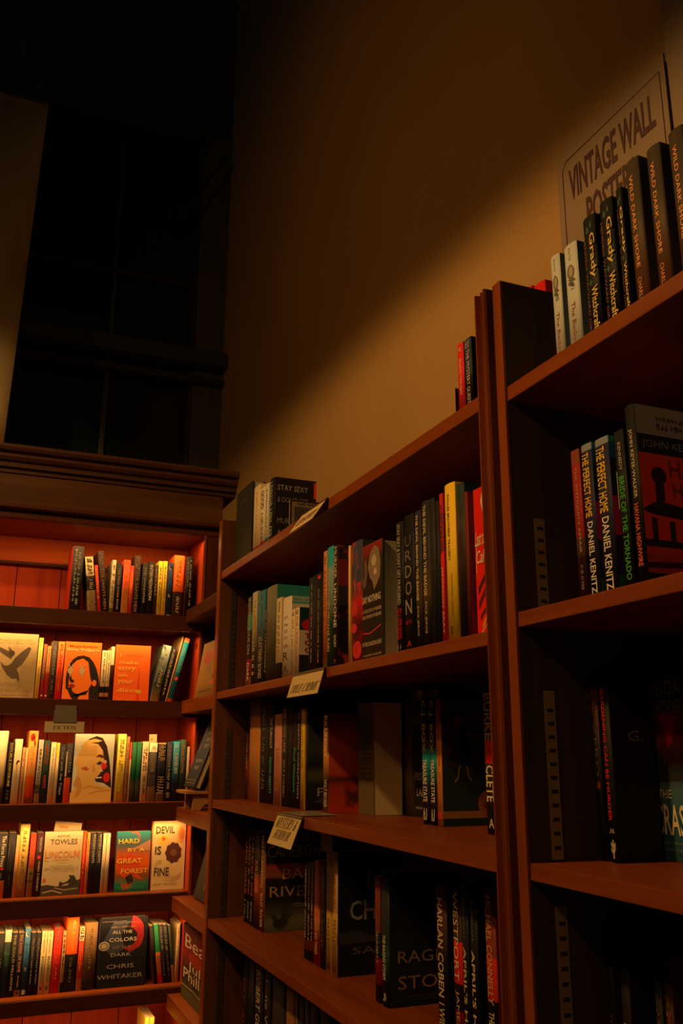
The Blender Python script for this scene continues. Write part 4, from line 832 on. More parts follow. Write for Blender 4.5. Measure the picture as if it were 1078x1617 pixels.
r.plane = XF+.225
B(r,630,648,1110,'wide brown hardcover tucked behind','tucked brown hardcover',(.20,.14,.07),[],hard=True,d=.10)
r.plane = XF+.222
F(r,653,676,1088,'dark facing cover with thin white capitals','dark white-capital cover',(.014,.013,.013),[('CHRIS',.15,.9,.90,.95,(.30,.25,.18)),('HOLM',.0,.7,.72,.79,(.35,.30,.22)),('PRISON',.1,.98,.28,.34,(.35,.31,.25)),('LAKE',.2,.9,.16,.22,(.52,.47,.38)),('~12',.1,.9,.06,.08,(.4,.35,.28))],[('e',.5,.965,.25,.030,(.30,.12,.035))],t=.03,hard=True)
r.plane = XF+.165
for q, (a, b) in enumerate(((664,676.5),(677,688))):
    r.plane = XF+.150+.0*q
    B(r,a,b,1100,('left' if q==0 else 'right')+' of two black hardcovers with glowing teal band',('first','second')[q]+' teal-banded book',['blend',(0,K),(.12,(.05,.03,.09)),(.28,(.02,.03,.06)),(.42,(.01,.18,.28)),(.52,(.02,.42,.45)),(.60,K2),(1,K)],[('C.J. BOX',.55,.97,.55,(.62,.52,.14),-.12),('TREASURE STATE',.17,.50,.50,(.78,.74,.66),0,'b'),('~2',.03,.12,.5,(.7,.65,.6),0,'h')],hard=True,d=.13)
B(r,688.5,697,1103,'slim orange spine, dark cover with dancing woman','dancing-woman book',['blend',(0,(.78,.36,.06)),(.5,(.72,.26,.04)),(1,(.70,.10,.06))],[('~14',.3,.8,.3,(.4,.15,.03))],d=.145,front=[(0,(.02,.035,.026)),(.055,(.42,.20,.06)),(.11,(.028,.045,.036)),(.45,(.055,.040,.028))],
  ctexts=[('WE',.62,.86,.185,.235,(.10,.02,.01)),('OWN',.58,.94,.13,.175,(.10,.02,.01)),('PAPER BOOKS',.62,.98,.073,.093,(.12,.04,.01)),('~24',.3,.7,.955,.965,(.12,.10,.06))],
  art=[('e',.74,.17,.24,.12,(.42,.13,.04)),('p',[(.16,.60),(.22,.74),(.30,.76),(.36,.70),(.44,.60),(.50,.50),(.36,.46),(.20,.48),(.08,.52)],(.012,.016,.012)),('e',.24,.82,.055,.045,(.26,.17,.09)),('p',[(.14,.84),(.18,.90),(.30,.91),(.34,.86),(.30,.88),(.2,.87)],(.012,.010,.008)),('l',[(.34,.72),(.46,.70),(.60,.72)],.02,(.26,.17,.09)),('l',[(.26,.47),(.22,.36),(.18,.34)],.02,(.34,.24,.13)),('l',[(.36,.46),(.38,.38),(.42,.35)],.02,(.34,.24,.13)),('e',.66,.80,.12,.12,(.05,.06,.04)),('b',.42,.52,.80,.88,(.14,.05,.03))],sart=[('b',.1,.9,.055,.11,(.55,.03,.02))])
r.plane = XF+.150
B(r,763,782,1080,'black and red hardcover with huge cream capitals','huge cream-capital hardcover',[(0,K2),(.18,(.04,.03,.03)),(.46,(.55,.012,.012)),(.62,(.05,.04,.035))],[('CLETE',.21,.45,.62,(.85,.70,.45),0,'b'),('BURKE',.62,.94,.62,(.62,.52,.32),0,'b'),('A',.04,.10,.4,WH,0,'h')],hard=True)

r = RR(S[3][0], .078, 'books on the fourth shelf of the long case', 'leftmost on the shelf below the mystery sign')
for q, (a, b) in enumerate(((386,390.5),(391,395),(395.5,400))):
    B(r,a,b,1311,('first','middle','third')[q]+' of three thin black spines, orange print',('first','middle','third')[q]+' thin orange-print book',[(0,K),(.3,K)],[('~16',.3,.92,.6,(.62,.16,.05)),('~7',.04,.24,.5,LG)],front=K)
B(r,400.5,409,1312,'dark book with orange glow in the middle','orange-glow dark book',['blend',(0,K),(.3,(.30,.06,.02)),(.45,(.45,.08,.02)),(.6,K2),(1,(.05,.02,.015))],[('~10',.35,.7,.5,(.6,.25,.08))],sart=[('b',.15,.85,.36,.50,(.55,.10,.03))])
B(r,410,417,1307,'black spine with cream author name, canyon front cover','canyon-covered book',['blend',(0,(.25,.04,.02)),(.5,(.35,.12,.05)),(.8,(.10,.05,.03)),(1,K)],[('MARC CAMERON',.42,.92,.5,(.80,.66,.45)),('BAD RIVER',.04,.36,.5,(.8,.6,.4))],
  front=['blend',(0,(.10,.10,.07)),(.10,(.16,.15,.11)),(.20,(.06,.06,.04)),(.30,(.015,.014,.012)),(.5,(.02,.014,.01)),(.53,(.30,.09,.03)),(.63,(.36,.06,.02)),(.66,(.02,.014,.012)),(1,(.02,.016,.014))],
  ctexts=[('MARC',.45,.95,.86,.94,(.30,.27,.22)),('CAMERON',.05,.98,.71,.83,(.42,.37,.29)),('BAD',.32,.92,.50,.60,(.85,.55,.32)),('RIVER',.10,.92,.33,.43,(.48,.30,.14)),('~16',.5,.9,.25,.26,LG),('~16',.5,.9,.23,.24,LG)],hard=True,d=.15,fn=((.03,.03,.025),22,.58))
for q,(a,b,tp,c) in enumerate(((480,484.5,1366,K),(485,489.5,1362,(.02,.01,.01)),(490,494.5,1360,(.06,.012,.01)))):
    B(r,a,b,tp,('first','middle','third')[q]+' of three thin dark spines with fine white print',('first','middle','third')[q]+' fine-print book',[(0,K),(.1,(.30,.06,.03)),(.2,c)],[('~22',.2,.95,.5,(.55,.45,.35))])
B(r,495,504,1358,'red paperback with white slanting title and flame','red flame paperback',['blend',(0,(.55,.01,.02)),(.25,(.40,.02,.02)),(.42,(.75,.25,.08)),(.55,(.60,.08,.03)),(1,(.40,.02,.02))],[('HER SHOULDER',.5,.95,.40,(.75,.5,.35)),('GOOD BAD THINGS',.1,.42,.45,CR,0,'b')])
B(r,504.5,513,1366,'dull black paperback next to tan pair','dull black paperback',(.025,.018,.016),[('~14',.2,.9,.2,GY)])
B(r,514.5,522.5,1346,'left of two tall tan spines, black italic title','first tan spine',[(0,(.78,.50,.12)),(.5,(.50,.28,.10))],[('ON HARROW HILL',.52,.95,.45,(.15,.07,.03)),('MACLEOD',.16,.44,.45,(.2,.1,.03)),('~2',.03,.07,.5,K,0,'h')],back=TN_)
B(r,523,532.5,1345,'right of two tall tan spines, black italic title','second tan spine',[(0,(.78,.50,.12)),(.5,(.50,.28,.10))],[('ON HARROW HILL',.52,.95,.45,(.15,.07,.03)),('MACLEOD',.16,.44,.45,(.2,.1,.03)),('~2',.03,.07,.5,K,0,'h')],front=(.012,.014,.012),
  ctexts=[('LEE',.45,.98,.70,.84,(.26,.27,.21)),('CHILD',.18,.99,.44,.60,(.28,.29,.23),'b'),('SAFE',.22,.85,.17,.225,(.16,.13,.09)),('~8',.6,.9,.09,.11,GY)],art=[('p',[(0,.34),(.3,.36),(.5,.31),(.8,.35),(1,.33),(1,.27),(0,.25)],(.035,.04,.03))],d=.15)
B(r,591.5,599.5,1384,'dark spine with red print beside the storm book','red-print dark spine',[(0,K2),(.14,(.35,.012,.02)),(.34,K2),(.55,(.16,.04,.03))],[('~10',.3,.55,.4,LG),('~10',.6,.95,.4,RD)])
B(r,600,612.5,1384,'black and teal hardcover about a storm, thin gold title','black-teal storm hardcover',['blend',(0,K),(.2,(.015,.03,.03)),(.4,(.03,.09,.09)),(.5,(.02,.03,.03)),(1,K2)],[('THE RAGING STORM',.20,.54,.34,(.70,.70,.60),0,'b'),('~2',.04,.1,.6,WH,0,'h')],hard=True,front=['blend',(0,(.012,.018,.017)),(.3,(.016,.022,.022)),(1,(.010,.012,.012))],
  ctexts=[('THE',.60,.88,.46,.51,(.09,.07,.04)),('RAGING',.12,1.0,.33,.42,(.34,.22,.10)),('STORM',.12,1.0,.13,.23,(.34,.22,.10)),('~20',.25,.8,.07,.08,(.15,.1,.06)),('~20',.25,.8,.045,.055,(.15,.1,.06))],d=.155)
B(r,688,704.5,1400,'black hardcover with bold cream italic author name','cream italic-lettered hardcover',['blend',(0,K),(.5,K),(.75,(.06,.02,.015)),(1,(.10,.015,.012))],[('HARLAN COBEN',.28,.92,.52,(.70,.55,.36),0,'b'),('I WILL',.06,.24,.5,(.62,.48,.3),0,'b')],hard=True,front=(.01,.02,.014))
B(r,714,728.5,1402,'black hardcover with red block and big cream title','red-blocked hardcover',[(0,(.40,.01,.03)),(.24,K),(.40,(.62,.02,.02)),(.66,(.04,.018,.014))],[('WESTPORT',.42,.97,.50,(.75,.60,.38)),('JAMES C.',.04,.36,.42,(.62,.38,.2))],hard=True)
B(r,729.5,739.5,1396,'left of two black hardcovers with gold italic title','first gold italic hardcover',(.01,.012,.012),[("APRIL'S HILL",.06,.62,.45,(.72,.55,.25),0,'b'),('~10',.66,.9,.25,GY)],hard=True)
B(r,742,754,1400,'right of two black hardcovers with gold italic title','second gold italic hardcover',(.01,.012,.012),[("APRIL'S HILL",.06,.62,.45,(.72,.55,.25),0,'b'),('~10',.66,.9,.25,GY)],hard=True)
B(r,766,783,1408,'red and black hardcover with tall gold name','red gold-named hardcover',[(0,K),(.38,(.60,.03,.015)),(.62,(.22,.03,.02)),(.95,(.14,.03,.02))],[('MICHAEL CONNELLY',.36,.97,.52,(.62,.34,.10),0,'b'),('THE WAITING',.05,.32,.5,(.70,.55,.30),0,'b')],hard=True,front=(.30,.02,.012))

r = RR(S[4][0], .078, 'books on the lowest visible shelf of the long case', 'leftmost on the lowest shelf of the long case')
for (a,b,tp,lk,shn,c,tx) in ((382,388,1512,'dark book with dull red print','dull red-print book',(.02,.01,.008),[('~12',.2,.9,.4,(.35,.06,.03))]),(389,399,1518,'plain black book','plain low black book',K,[]),
    (400,413,1524,'black hardcover with white capitals','white-capital low book',K,[('ROBERT GURNEY',.1,.95,.5,(.55,.5,.42),0,'b')]),(415,425,1530,'black hardcover with white script','white-script low book',K,[('Lone Women',.1,.9,.4,(.5,.46,.38))]),
    (427,447,1548,'wide black hardcover','wide low black book',K2,[]),(449,462,1556,'warm brown hardcover','brown low hardcover',(.28,.12,.035),[]),(464,468,1560,'first thin grey spine','first thin grey spine',(.16,.13,.08),[]),(470,478,1566,'dark spine','dark low spine',K2,[]),
    (479,485,1570,'second thin grey spine','second thin grey spine',(.16,.13,.08),[]),(487,500,1578,'black hardcover with faint print','faint-print low book',K,[('~10',.3,.9,.2,GY)]),(502,522,1590,'black hardcover at the bottom edge','bottom-edge black book',K,[])):
    B(r,a,b,tp,lk,shn,c,tx,hard=True)

# ------------------------------------------------------------------ books, near case
r = RR(sh2[0][0], .040, 'hardcovers on top of the near case', 'leftmost on top of the near case')
for q,(a,b,tp) in enumerate(((872,887,399),(893,914,381))):
    B(r,a,b,tp,('left' if q==0 else 'right')+' of two white hardcovers with bird sketch',('first','second')[q]+' white bird hardcover',(.56,.60,.58),[('The Backyard',.08,.50,.36,(.35,.10,.07)),('Amy Tan',.86,.97,.22,(.30,.26,.14)),('~5',.60,.66,.3,GY,.1)],hard=True,front=(.12,.17,.19),sart=[('e',.5,.76,.26,.062,(.20,.17,.11)),('e',.54,.76,.15,.045,(.42,.36,.24)),('l',[(.3,.67),(.7,.64)],.03,(.12,.1,.06)),('p',[(.3,.70),(.5,.66),(.8,.68),(.6,.72)],(.14,.12,.08))])
for q,(a,b,tp) in enumerate(((924,944,336),(951,972,309),(979,989,290))):
    B(r,a,b,tp,('first','second','third')[q]+' of three black hardcovers with gold story-book lettering',('first','second','third')[q]+' gold-lettered black hardcover',(.010,.011,.010),[('Witchcraft for',.04,.46,.46,(.80,.58,.16),.18,'b'),('Grady',.52,.86,.52,(.80,.58,.16),.20,'b'),('HENDRIX WAYWARD GIRLS',.1,.85,.16,(.26,.08,.035),-.32)],hard=True,front=(.010,.010,.008),
      sart=[('p',[(.3,.88),(.4,.93),(.55,.90),(.45,.87)],(.02,.10,.05)),('p',[(.6,.91),(.75,.95),(.8,.90)],(.02,.10,.05)),('p',[(.3,.49),(.4,.52),(.6,.50),(.45,.47)],(.02,.09,.05))])
for q,(a,b,tp) in enumerate(((994,1016,243),(1028,1051,221),(1063,1088,193))):
    B(r,a,b,tp,('first','second','third')[q]+' of three brown copper-lettered hardcovers',('first','second','third')[q]+' copper-lettered brown hardcover',['blend',(0,(.16,.06,.02)),(.3,(.12,.055,.022)),(.6,(.07,.05,.03)),(1,(.06,.045,.03))],[('WILD DARK SHORE',.32,.90,.26,(.85,.34,.08),-.05,'b'),('CHARLOTTE',.04,.26,.26,(.75,.30,.08),-.05)],hard=True,front=(.05,.04,.025))

r = RR(sh2[1][0], .018, 'books on the upper shelf of the near case', 'leftmost on the upper near shelf')
B(r,907,921,707,'dark red paperback with faded white title','dark red faded-title paperback',[(0,(.05,.02,.012)),(.28,(.10,.05,.03)),(.4,(.30,.02,.012)),(.9,(.20,.05,.02))],[('THE ANTIQUITY AFFAIR',.30,.88,.30,(.50,.38,.28)),('~12',.06,.22,.3,(.35,.22,.14))])
for q,(a,b,tp) in enumerate(((924,941,697),(946,968,687))):
    B(r,a,b,tp,('left' if q==0 else 'right')+' of two navy paperbacks, yellow and white capitals',('first','second')[q]+' navy book',[(0,(.02,.018,.045)),(.45,(.02,.022,.07)),(.95,(.20,.24,.30))],[('THE PERFECT HOME',.51,.94,.62,(.92,.56,.01),-.12,'b'),('DANIEL KENITZ',.02,.48,.50,(.80,.75,.68),-.08,'b')],front=[(0,(.02,.10,.03)),(.1,(.03,.02,.05)),(.35,(.55,.02,.12)),(.6,(.03,.02,.06)),(.85,(.01,.12,.22)),(.96,(.02,.30,.36))],d=.14)
B(r,977,993,675,'black paperback with lime green title','lime-titled black paperback',(.010,.010,.009),[('BRIDE OF THE TORNADO',.05,.70,.52,(.06,.42,.03),0,'b'),('KENNEDY',.74,.92,.30,(.55,.50,.42))],sart=[('b',.0,.09,.50,.74,(.25,.34,.03))])
B(r,994.5,1011,634,'black hardcover, orange street scene on front','orange-fronted black hardcover',(.010,.010,.010),[('JOHN KEYSE-WALKER',.47,.86,.42,(.60,.50,.36),0,'b'),('HAVANA HIGHWIRE',.10,.44,.44,(.75,.12,.02),0,'b')],hard=True,d=.155,
  front=[(0,(.012,.010,.010)),(.06,(.35,.035,.012)),(.16,(.45,.04,.012)),(.20,(.02,.012,.01)),(.24,(.62,.05,.014)),(.72,(.02,.018,.02)),(.83,(.26,.26,.25))],
  ctexts=[('JOHN KEYSE-WALKER',.05,.98,.745,.80,(.20,.21,.22)),('HAVANA',.28,.98,.60,.70,(.18,.03,.015)),('HIGHWIRE',.30,.98,.49,.57,(.18,.03,.015)),('~20',.2,.85,.87,.90,(.08,.08,.08)),('~20',.2,.85,.92,.945,(.12,.12,.12))],
  art=[('p',[(0,.40),(.15,.46),(.35,.44),(.6,.40),(1,.38),(1,.34),(.5,.36),(.1,.38)],(.02,.012,.01)),('b',.08,.13,.24,.36,(.03,.012,.01)),('b',.24,.29,.24,.35,(.03,.012,.01)),('b',.42,.48,.25,.33,(.03,.012,.01)),('e',.18,.60,.07,.05,(.03,.012,.01)),('b',.14,.22,.46,.58,(.03,.012,.01)),('b',.62,.68,.25,.33,(.03,.012,.01)),('l',[(.0,.10),(.9,.14)],.03,(.03,.012,.01))])

r = RR(sh2[2][0], .098, 'books on the lower shelf of the near case', 'leftmost on the lower near shelf'); r.lim = (.1, ye2-.006)
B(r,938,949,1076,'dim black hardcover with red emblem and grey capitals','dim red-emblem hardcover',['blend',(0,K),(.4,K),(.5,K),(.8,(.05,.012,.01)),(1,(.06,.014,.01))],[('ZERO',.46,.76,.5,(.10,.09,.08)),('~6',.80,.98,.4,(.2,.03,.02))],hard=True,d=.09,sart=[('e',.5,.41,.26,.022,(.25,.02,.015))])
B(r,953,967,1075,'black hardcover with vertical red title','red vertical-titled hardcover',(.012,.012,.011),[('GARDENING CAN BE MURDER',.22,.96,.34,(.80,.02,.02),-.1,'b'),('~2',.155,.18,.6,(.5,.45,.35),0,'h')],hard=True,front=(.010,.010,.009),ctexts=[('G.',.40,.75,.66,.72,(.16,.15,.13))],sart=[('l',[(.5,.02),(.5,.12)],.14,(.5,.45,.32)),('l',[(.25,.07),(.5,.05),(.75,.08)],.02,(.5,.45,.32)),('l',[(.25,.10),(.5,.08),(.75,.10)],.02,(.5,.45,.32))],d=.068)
r.plane = XF+.196
F(r,1023,1092,1058,'facing thriller cover with red sky over blue snow','red-sky thriller cover',['blend',(0,(.02,.06,.09)),(.20,(.02,.10,.15)),(.36,(.06,.14,.18)),(.44,(.03,.03,.03)),(.58,(.10,.02,.02)),(.72,(.30,.015,.012)),(.80,(.03,.014,.014)),(1,(.03,.02,.02))],
  [('FREIDA',.04,.92,.865,.945,(.26,.19,.12),'b'),('McFADDEN',-.0,.98,.765,.84,(.34,.22,.13),'b'),('THE',.20,.50,.32,.365,(.62,.56,.46),'b'),('CRASH',.08,.96,.13,.29,(.78,.64,.36),'b'),('~26',.1,.9,.085,.10,(.2,.25,.25)),('~26',.1,.9,.05,.065,(.2,.25,.25)),('~24',.0,.9,.965,.975,(.2,.15,.1))],[('p',[(.25,.76),(.42,.72),(.52,.58),(.62,.62),(.75,.74),(.6,.77)],(.62,.015,.012)),('p',[(0,.46),(.2,.60),(.4,.52),(.6,.48),(1,.50),(1,.42),(0,.40)],(.02,.02,.02))],t=.03,hard=True,rec=-.02)

r = RR(sh2[3][0], .10, 'books in the dark lowest bay of the near case', 'leftmost in the dark bottom of the near case')
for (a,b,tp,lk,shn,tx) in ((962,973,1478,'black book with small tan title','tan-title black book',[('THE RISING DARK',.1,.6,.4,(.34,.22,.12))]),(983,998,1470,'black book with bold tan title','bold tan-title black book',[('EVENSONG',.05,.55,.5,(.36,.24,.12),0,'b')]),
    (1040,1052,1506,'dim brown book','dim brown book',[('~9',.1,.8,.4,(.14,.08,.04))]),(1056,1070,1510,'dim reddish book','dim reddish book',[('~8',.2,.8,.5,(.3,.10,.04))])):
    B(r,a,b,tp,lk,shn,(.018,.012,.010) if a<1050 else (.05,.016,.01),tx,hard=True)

# ------------------------------------------------------------------ corner bay: leaning facing books and a small easel
r = RR(zc[1], .03, 'books displayed in the corner shelving', 'on the second corner shelf'); r.lim = (YC0+.004, YC1-.012)
F(r,308,350,1010,'tan facing cover with red disc','tan red-disc cover',['blend',(0,(.16,.09,.02)),(.3,(.30,.17,.035)),(1,(.36,.22,.05))],[('~10',.15,.6,.1,.13,BR)],[('e',.30,.72,.17,.13,(.42,.03,.02)),('p',[(.55,.28),(.62,.60),(.8,.72),(1,.5),(1,.1),(.8,.2)],(.10,.03,.02)),('p',[(.45,.20),(.75,.42),(.95,.55),(.9,.38),(.65,.22)],(.55,.10,.03)),('e',.4,.5,.09,.06,(.22,.12,.05))],t=.018,leanback=.15)
r.prev = None; r.where = 'propped on a small wooden easel'
p0 = at_x(287,1241,XF-.004); p1 = at_x(330,1252,XF-.004)
parts = make_book('book', .020, .215, .143, cover_mat((.02,.025,.045)), cover_mat(['blend',(0,(.012,.016,.024)),(.3,(.02,.035,.07)),(.7,(.025,.045,.09)),(1,(.015,.02,.03))]), None, True, (),
  [('BLACK',.50,.98,.86,.91,(.42,.38,.32)),('WOODS',.44,.98,.765,.815,(.42,.38,.32)),('BLUE',.50,.95,.67,.72,(.42,.38,.32)),('SKY',.48,.85,.575,.625,(.45,.40,.34)),('EOWYN',.30,.82,.35,.40,(.42,.38,.32)),('IVEY',.36,.75,.25,.30,(.42,.38,.32)),('~24',.1,.9,.09,.105,(.35,.30,.24)),('~24',.1,.9,.05,.065,(.3,.26,.2))],[('l',[(.12,.52),(.20,.62)],.025,(.45,.04,.03))])
p0.y = min(p0.y, YC1-.012); p1.y = p0.y-.145
place(r, parts, (p0.x+.014, p0.y, (p0.z+p1.z)/2), -math.pi, -.36, 'dark blue facing cover with pale slanted capitals', 'dark blue easel book')
ez = zc[2]
e = empty('book_easel', (XF+.046, (p0.y+p1.y)/2, ez+.0005), 'small carved wooden book easel on the corner shelf', 'easel')
wm_ = plain((.34, .16, .05), .5)
ledge = (p0.z+p1.z)/2-.004-ez
bm = bmesh.new(); bm_box(bm, (-.068,-.068,ledge-.012), (.0,.068,ledge-.003), 0, .002); link('ledge', finish(bm,'ledge',[wm_]), e)
for sy in (-.05,.05):
    prof=[(-.045,0),(-.020,0)]+[(-.020+.03*(1-math.cos(math.radians(a))), .020*math.sin(math.radians(a))) for a in (30,60,90,120,150)]+[(.045,0),(.075,0),(.035,ledge-.010),(-.040,ledge-.010)]
    bm = bmesh.new(); A=[bm.verts.new((q[0],sy-.006,q[1])) for q in prof]; Bq=[bm.verts.new((q[0],sy+.006,q[1])) for q in prof]
    bm.faces.new(A); bm.faces.new(Bq[::-1])
    for i in range(len(prof)): bm.faces.new((A[i],Bq[i],Bq[(i+1)%len(prof)],A[(i+1)%len(prof)]))
    bmesh.ops.recalc_face_normals(bm, faces=bm.faces); link('foot', finish(bm,'foot',[wm_]), e)
bm = bmesh.new(); bm_box(bm, (.004,-.05,0), (.014,.05,.13), 0, .002)
bmesh.ops.rotate(bm, verts=bm.verts, matrix=Matrix.Rotation(.36,3,'Y')); bmesh.ops.translate(bm, verts=bm.verts, vec=(-.012,0,ledge-.003))
link('back_rest', finish(bm,'back_rest',[wm_]), e)
r = RR(zc[2], .02, 'books displayed in the corner shelving', 'lying against the corner easel'); r.lim = (YC0+.004, YC1-.012)
B(r,336,341,1236,'pale paperback beside the easel','pale paperback by the easel',(.40,.36,.22),[],d=.10)
r = RR(zc[3], .05, 'books displayed in the corner shelving', 'leaning on the fourth corner shelf'); r.lim = (YC0+.004, YC1-.012)
F(r,306,350,1327,'dark grey-green facing cover with gold emblem','dark gold-emblem cover',['blend',(0,(.02,.02,.016)),(.5,(.045,.05,.042)),(1,(.05,.06,.05))],[('~12',.2,.7,.08,.10,BR)],[('l',[(.3,.16),(.32,.30),(.28,.38)],.02,(.25,.15,.05)),('l',[(.40,.14),(.36,.26)],.02,(.25,.15,.05))],t=.02,leanback=.26,hard=True,fn=((.03,.035,.03),24,.55))
r = RR(zc[4], .035, 'books displayed in the corner shelving', 'standing on the lowest corner shelf'); r.lim = (YC0+.004, YC1-.012)
F(r,287,351,1478,'facing cover with dark red head, big cream title','dark red cream-titled cover',['blend',(0,(.05,.05,.02)),(.10,(.08,.07,.03)),(.24,(.03,.025,.015)),(.45,(.05,.02,.015)),(.62,(.22,.012,.012)),(1,(.12,.012,.014))],
  [('Bear',.10,.92,.70,.88,(.68,.56,.45)),('Julia',.22,.90,.40,.55,(.62,.53,.42)),('Phillips',.08,.98,.24,.42,(.62,.53,.42))],[('e',.5,.60,.28,.08,(.30,.015,.015)),('l',[(.0,.17),(.4,.20),(1,.17)],.015,(.30,.28,.14))],t=.026,hard=True,fn=((.10,.08,.03),40,.62))

# ------------------------------------------------------------------ shelf labels, bookend, poster signs
PAPER = plain((.66,.50,.24), .7); CLIP = plain((.05,.045,.04), .35)
def shelf_card(y_far, y_near, z, h, tilt, lines, label, plate=False):
    """card hanging from the front edge of a wall-case shelf, swung outward by tilt"""
    w = abs(y_far-y_near); yc = (y_far+y_near)/2
    e = empty('shelf_label', (XF-.003, yc, z), label, 'sign', 'paper section labels clipped to the shelves')
    e.rotation_euler = (0, tilt, 0)
    bm = bmesh.new(); bm_box(bm, (-.0012, -w/2, -h), (0, w/2, 0), 0); link('card', finish(bm, 'card', [PAPER]), e)
    bm = bmesh.new(); bm_box(bm, (-.0022, -w/2-.002, -.004), (.002, w/2+.002, .002), 0, .0006)
    bm_box(bm, (-.0016, -w/2-.0015, -h), (.0004, -w/2, 0)); bm_box(bm, (-.0016, w/2, -h), (.0004, w/2+.0015, 0))
    link('clip', finish(bm, 'clip', [CLIP]), e)
    for (s, v0, v1, u0, u1) in lines:
        def mp(a, b2): return (-.0016, w/2-(u0+(u1-u0)*a)*w, -h+(v0+(v1-v0)*b2)*h)
        link('lettering', text_mesh('^'+s, mp, plain((.03,.02,.012), .6), .10 if len(s) > 5 else 0), e)
    if plate:
        bm = bmesh.new(); bm_box(bm, (0,-w*.42,0), (.075,w*.42,.0015), 0, .0004)
        bmesh.ops.rotate(bm, verts=bm.verts, matrix=Matrix.Rotation(-tilt,3,'Y'))
        bmesh.ops.translate(bm, verts=bm.verts, vec=Matrix.Rotation(-tilt,3,'Y') @ Vector((.004,0,S[2][0]-z+.0008)))
        link('clip_plate', finish(bm, 'clip_plate', [plain((.30,.26,.18), .25)]), e)
shelf_card(1.828,1.646,S[1][0]-.002,.0507,.28,[('TRUE CRIME',.16,.50,.08,.94)],'cream paper label reading TRUE CRIME hanging from the long case')
shelf_card(1.910,1.760,S[2][0]-.002,.0637,.38,[('MYSTERY &',.56,.90,.10,.92),('HORROR',.20,.50,.16,.80)],'cream paper label reading MYSTERY & HORROR on a shelf edge', True)
shelf_card(1.788,1.640,S[0][0]-.001,.0559,.60,[('MYSTERY',.25,.62,.12,.90)],'curling paper label sticking out from the long case top', False)
pg = at_x(516,1332,XF+.05)
e = empty('shelf_label', (XF+.05, pg.y, S[2][0]-S[2][1]), 'small dim grey ticket hanging under the mystery and horror shelf', 'sign', 'paper section labels clipped to the shelves')
bm = bmesh.new(); bm_box(bm, (-.001,-.030,-.045), (0,.030,-.002)); link('card', finish(bm,'card',[plain((.10,.085,.06),.7)]), e)
bm = bmesh.new(); bm_box(bm, (-.002,-.032,-.006), (.002,.032,0)); link('clip', finish(bm,'clip',[CLIP]), e)
# fiction label
a = at_y(71,1139,YF-.004); b2 = at_y(132,1157,YF-.004)
e = empty('shelf_label', ((a.x+b2.x)/2, YF-.004, a.z), 'cream paper label reading FICTION hanging under a lit shelf', 'sign', 'paper section labels clipped to the shelves')
w = b2.x-a.x; h = a.z-b2.z
bm = bmesh.new(); bm_box(bm, (-w/2,-.001,-h), (w/2,0,0)); link('card', finish(bm,'card',[plain((.52,.42,.24),.7)]), e)
bm = bmesh.new(); zt_ = zl[1]-a.z; bm_box(bm, (-w*.29,-.004,-.003), (w*.29,-.001,zt_-.036), 0, .0008); bm_box(bm, (-w*.27,-.003,zt_-.040), (w*.27,.0,zt_-.020), 0, .0008); link('clip', finish(bm,'clip',[plain((.16,.14,.11),.4)]), e)
link('lettering', text_mesh('^FICTION', lambda s_, t_: (-w/2+(.22+.58*s_)*w, -.0014, -h+(.28+.34*t_)*h), plain((.03,.02,.012),.6)), e)

# cream slips sticking up between books
sp_ = at_y(71,1142,YF+RC+.03)
for (x0,x1,y0,y1,z,lab,tl) in ((88,127,1297,1340,zl[3],'cream paper slip sticking up behind the highway cover',-.10),(236,247,1158,1171.3,zl[2],'cream paper slip sticking up from the grey photo paperback',.04)):
    a = at_y(x0,y0,YF+RC+.034); b2 = at_y(x1,y1,YF+RC+.034)
    bm = bmesh.new(); bm_box(bm, (-(b2.x-a.x)/2,0,-(a.z-b2.z)), ((b2.x-a.x)/2,.0008,0))
    bm_box(bm, (-(b2.x-a.x)/3,-.0004,-.02), (0,.0,-.012), 1)
    o = link('paper_slip', finish(bm,'paper_slip',[plain((.74,.62,.36),.8),plain((.62,.36,.14),.8)]), None, ((a.x+b2.x)/2,YF+RC+.034,a.z-.003), (0,-tl,0))
    o['label'] = lab; o['category'] = 'paper'

# bookend at the near end of the long case top
b0 = at_x(721,620,XF+.02)
e = empty('bookend', (XF+.02, b0.y+.004, S[0][0]), 'dark metal bookend against the red book on the long case', 'bookend')
bm = bmesh.new(); bm_box(bm, (0,0,0), (.09,.0015,.055), 0, .0005); link('upright', finish(bm,'upright',[plain((.05,.02,.015),.4)]), e)
bm = bmesh.new(); bm_box(bm, (0,.0015,0), (.09,.06,.0015)); link('foot', finish(bm,'foot',[plain((.05,.02,.015),.4)]), e)

# small clear stand with a postcard in front of the black hardcover on the case top
q0 = at_x(437,806,XF+.03)
e = empty('card_stand', (XF+.004, 1.90, S[0][0]), 'small stand holding a grey promotional card on the long case top', 'card stand')
ca = at_y(439,826,1.95); cb = at_y(513,792,1.95)
def cardpt(u, v): return None
cw, ch = .115, .062
bm = bmesh.new(); bm_box(bm, (0,-.0008,.004), (cw,.0008,ch+.004), 0, .004); cd = link('card', finish(bm,'card',[plain((.20,.165,.125),.5)]), e)
bm = bmesh.new(); bm_box(bm, (.012,-.0014,.008), (cw-.01,-.0009,ch-.012)); link('picture', finish(bm,'picture',[plain((.045,.040,.045),.5)]), cd)
link('lettering', text_mesh('~18', lambda s_, t_: (.02+.085*s_, -.0016, ch-.007+.006*t_), plain((.06,.04,.03),.6)), cd)
link('lettering', text_mesh('YOU', lambda s_, t_: (.045+.04*s_, -.0018, .022+.012*t_), plain((.45,.36,.22),.6)), cd)
bm = bmesh.new(); bm_box(bm, (0,-.012,0), (cw,.012,.0035), 0, .001); link('base', finish(bm,'base',[plain((.10,.08,.06),.25)]), e)

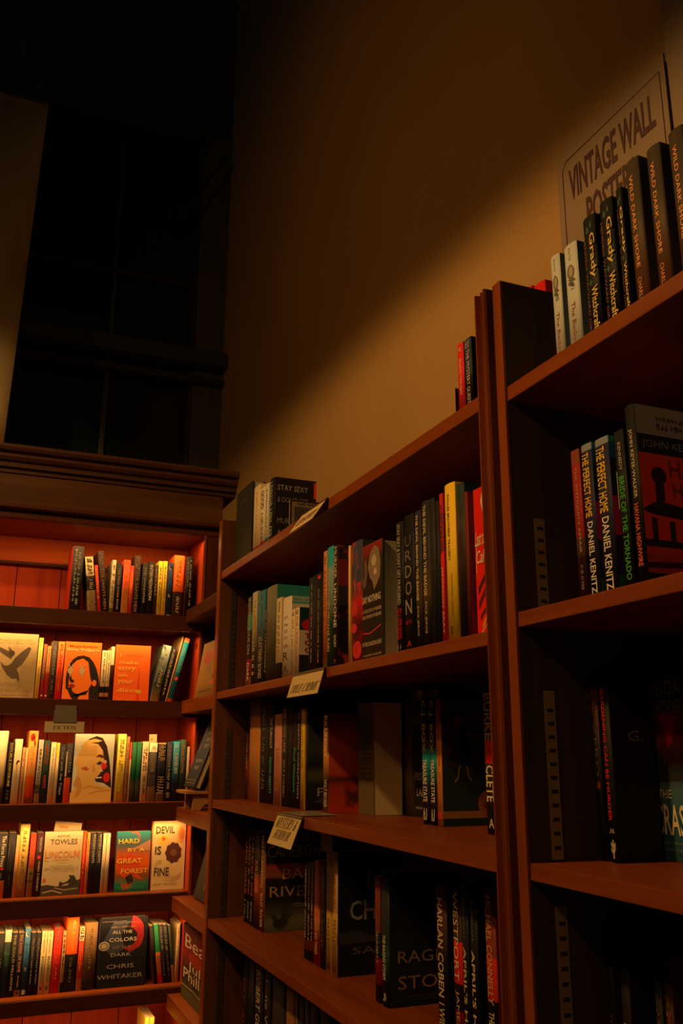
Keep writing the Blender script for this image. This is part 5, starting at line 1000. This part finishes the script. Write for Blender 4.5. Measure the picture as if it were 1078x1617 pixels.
# poster signs leaning at the back of the near case top
def poster(y_left, y_right, X, z_top, z_bot, label, name):
    e = empty(name, (X, (y_left+y_right)/2, z_bot), label, 'sign')
    w = y_left-y_right; h = z_top-z_bot
    bm = bmesh.new(); bm_box(bm, (0,-w/2,0), (.004,w/2,h), 0, .0008); link('board', finish(bm,'board',[plain((.25,.18,.12),.75)]), e)
    return e, w, h
zt2 = sh2[0][0]
sgx = XW-.020; sa = at_x(875,250,sgx); sb = at_x(1045,100,sgx)
e, w, h = poster(sa.y,sb.y,sgx,sa.z,zt2+.03,'pale sign reading VINTAGE WALL POSTERS against the plaster wall','poster_sign')
e.rotation_euler = (0, .006, 0)
INK = plain((.055,.014,.018),.6)
bm = bmesh.new()
fr = [(.06,.04),(.06,.93),(.10,.955),(.96,.955),(.96,.04)]
for poly in stroke_poly([(w*q[0], h*q[1]) for q in fr], .0022):
    bm.faces.new([bm.verts.new((-.0008, w/2-p[0], p[1])) for p in poly])
link('border', finish(bm,'border',[INK]), e)
def sm(u0,u1,v0,v1): return lambda s_, t_: (-.0010, w/2-(u0+(u1-u0)*s_)*w, (v0+(v1-v0)*t_)*h)
for s_, u0, u1, v0, v1 in (('VINTAGE WALL',.12,.90,.805,.915),('POSTERS',.27,.72,.665,.775),('SEA SALE',.34,.80,.575,.63)):
    me = text_mesh(s_, sm(u0,u1,v0,v1), INK, 0, .022 if v0 > .65 else .0); link('lettering', me, e)
w1, h1 = w, h
e, w, h = poster(sb.y-.008,.47,XW-.018,CAMZ+1.36,zt2+.03,'cream vintage poster with dark picture, cut off by the frame','wall_poster')
bm = bmesh.new()
for poly in stroke_poly([(w*q[0], h*q[1]) for q in ((.13,.10),(.13,.95),(.95,.95),(.95,.10),(.13,.10))], .003):
    bm.faces.new([bm.verts.new((-.0008, w/2-p[0], p[1])) for p in poly])
bm_box(bm, (-.0010,w/2-w*.90,h*.68), (-.0004,w/2-w*.19,h*.92), 1)
link('picture', finish(bm,'picture',[INK, cover_mat((.03,.07,.04),((.25,.20,.08),16,.55))]), e)
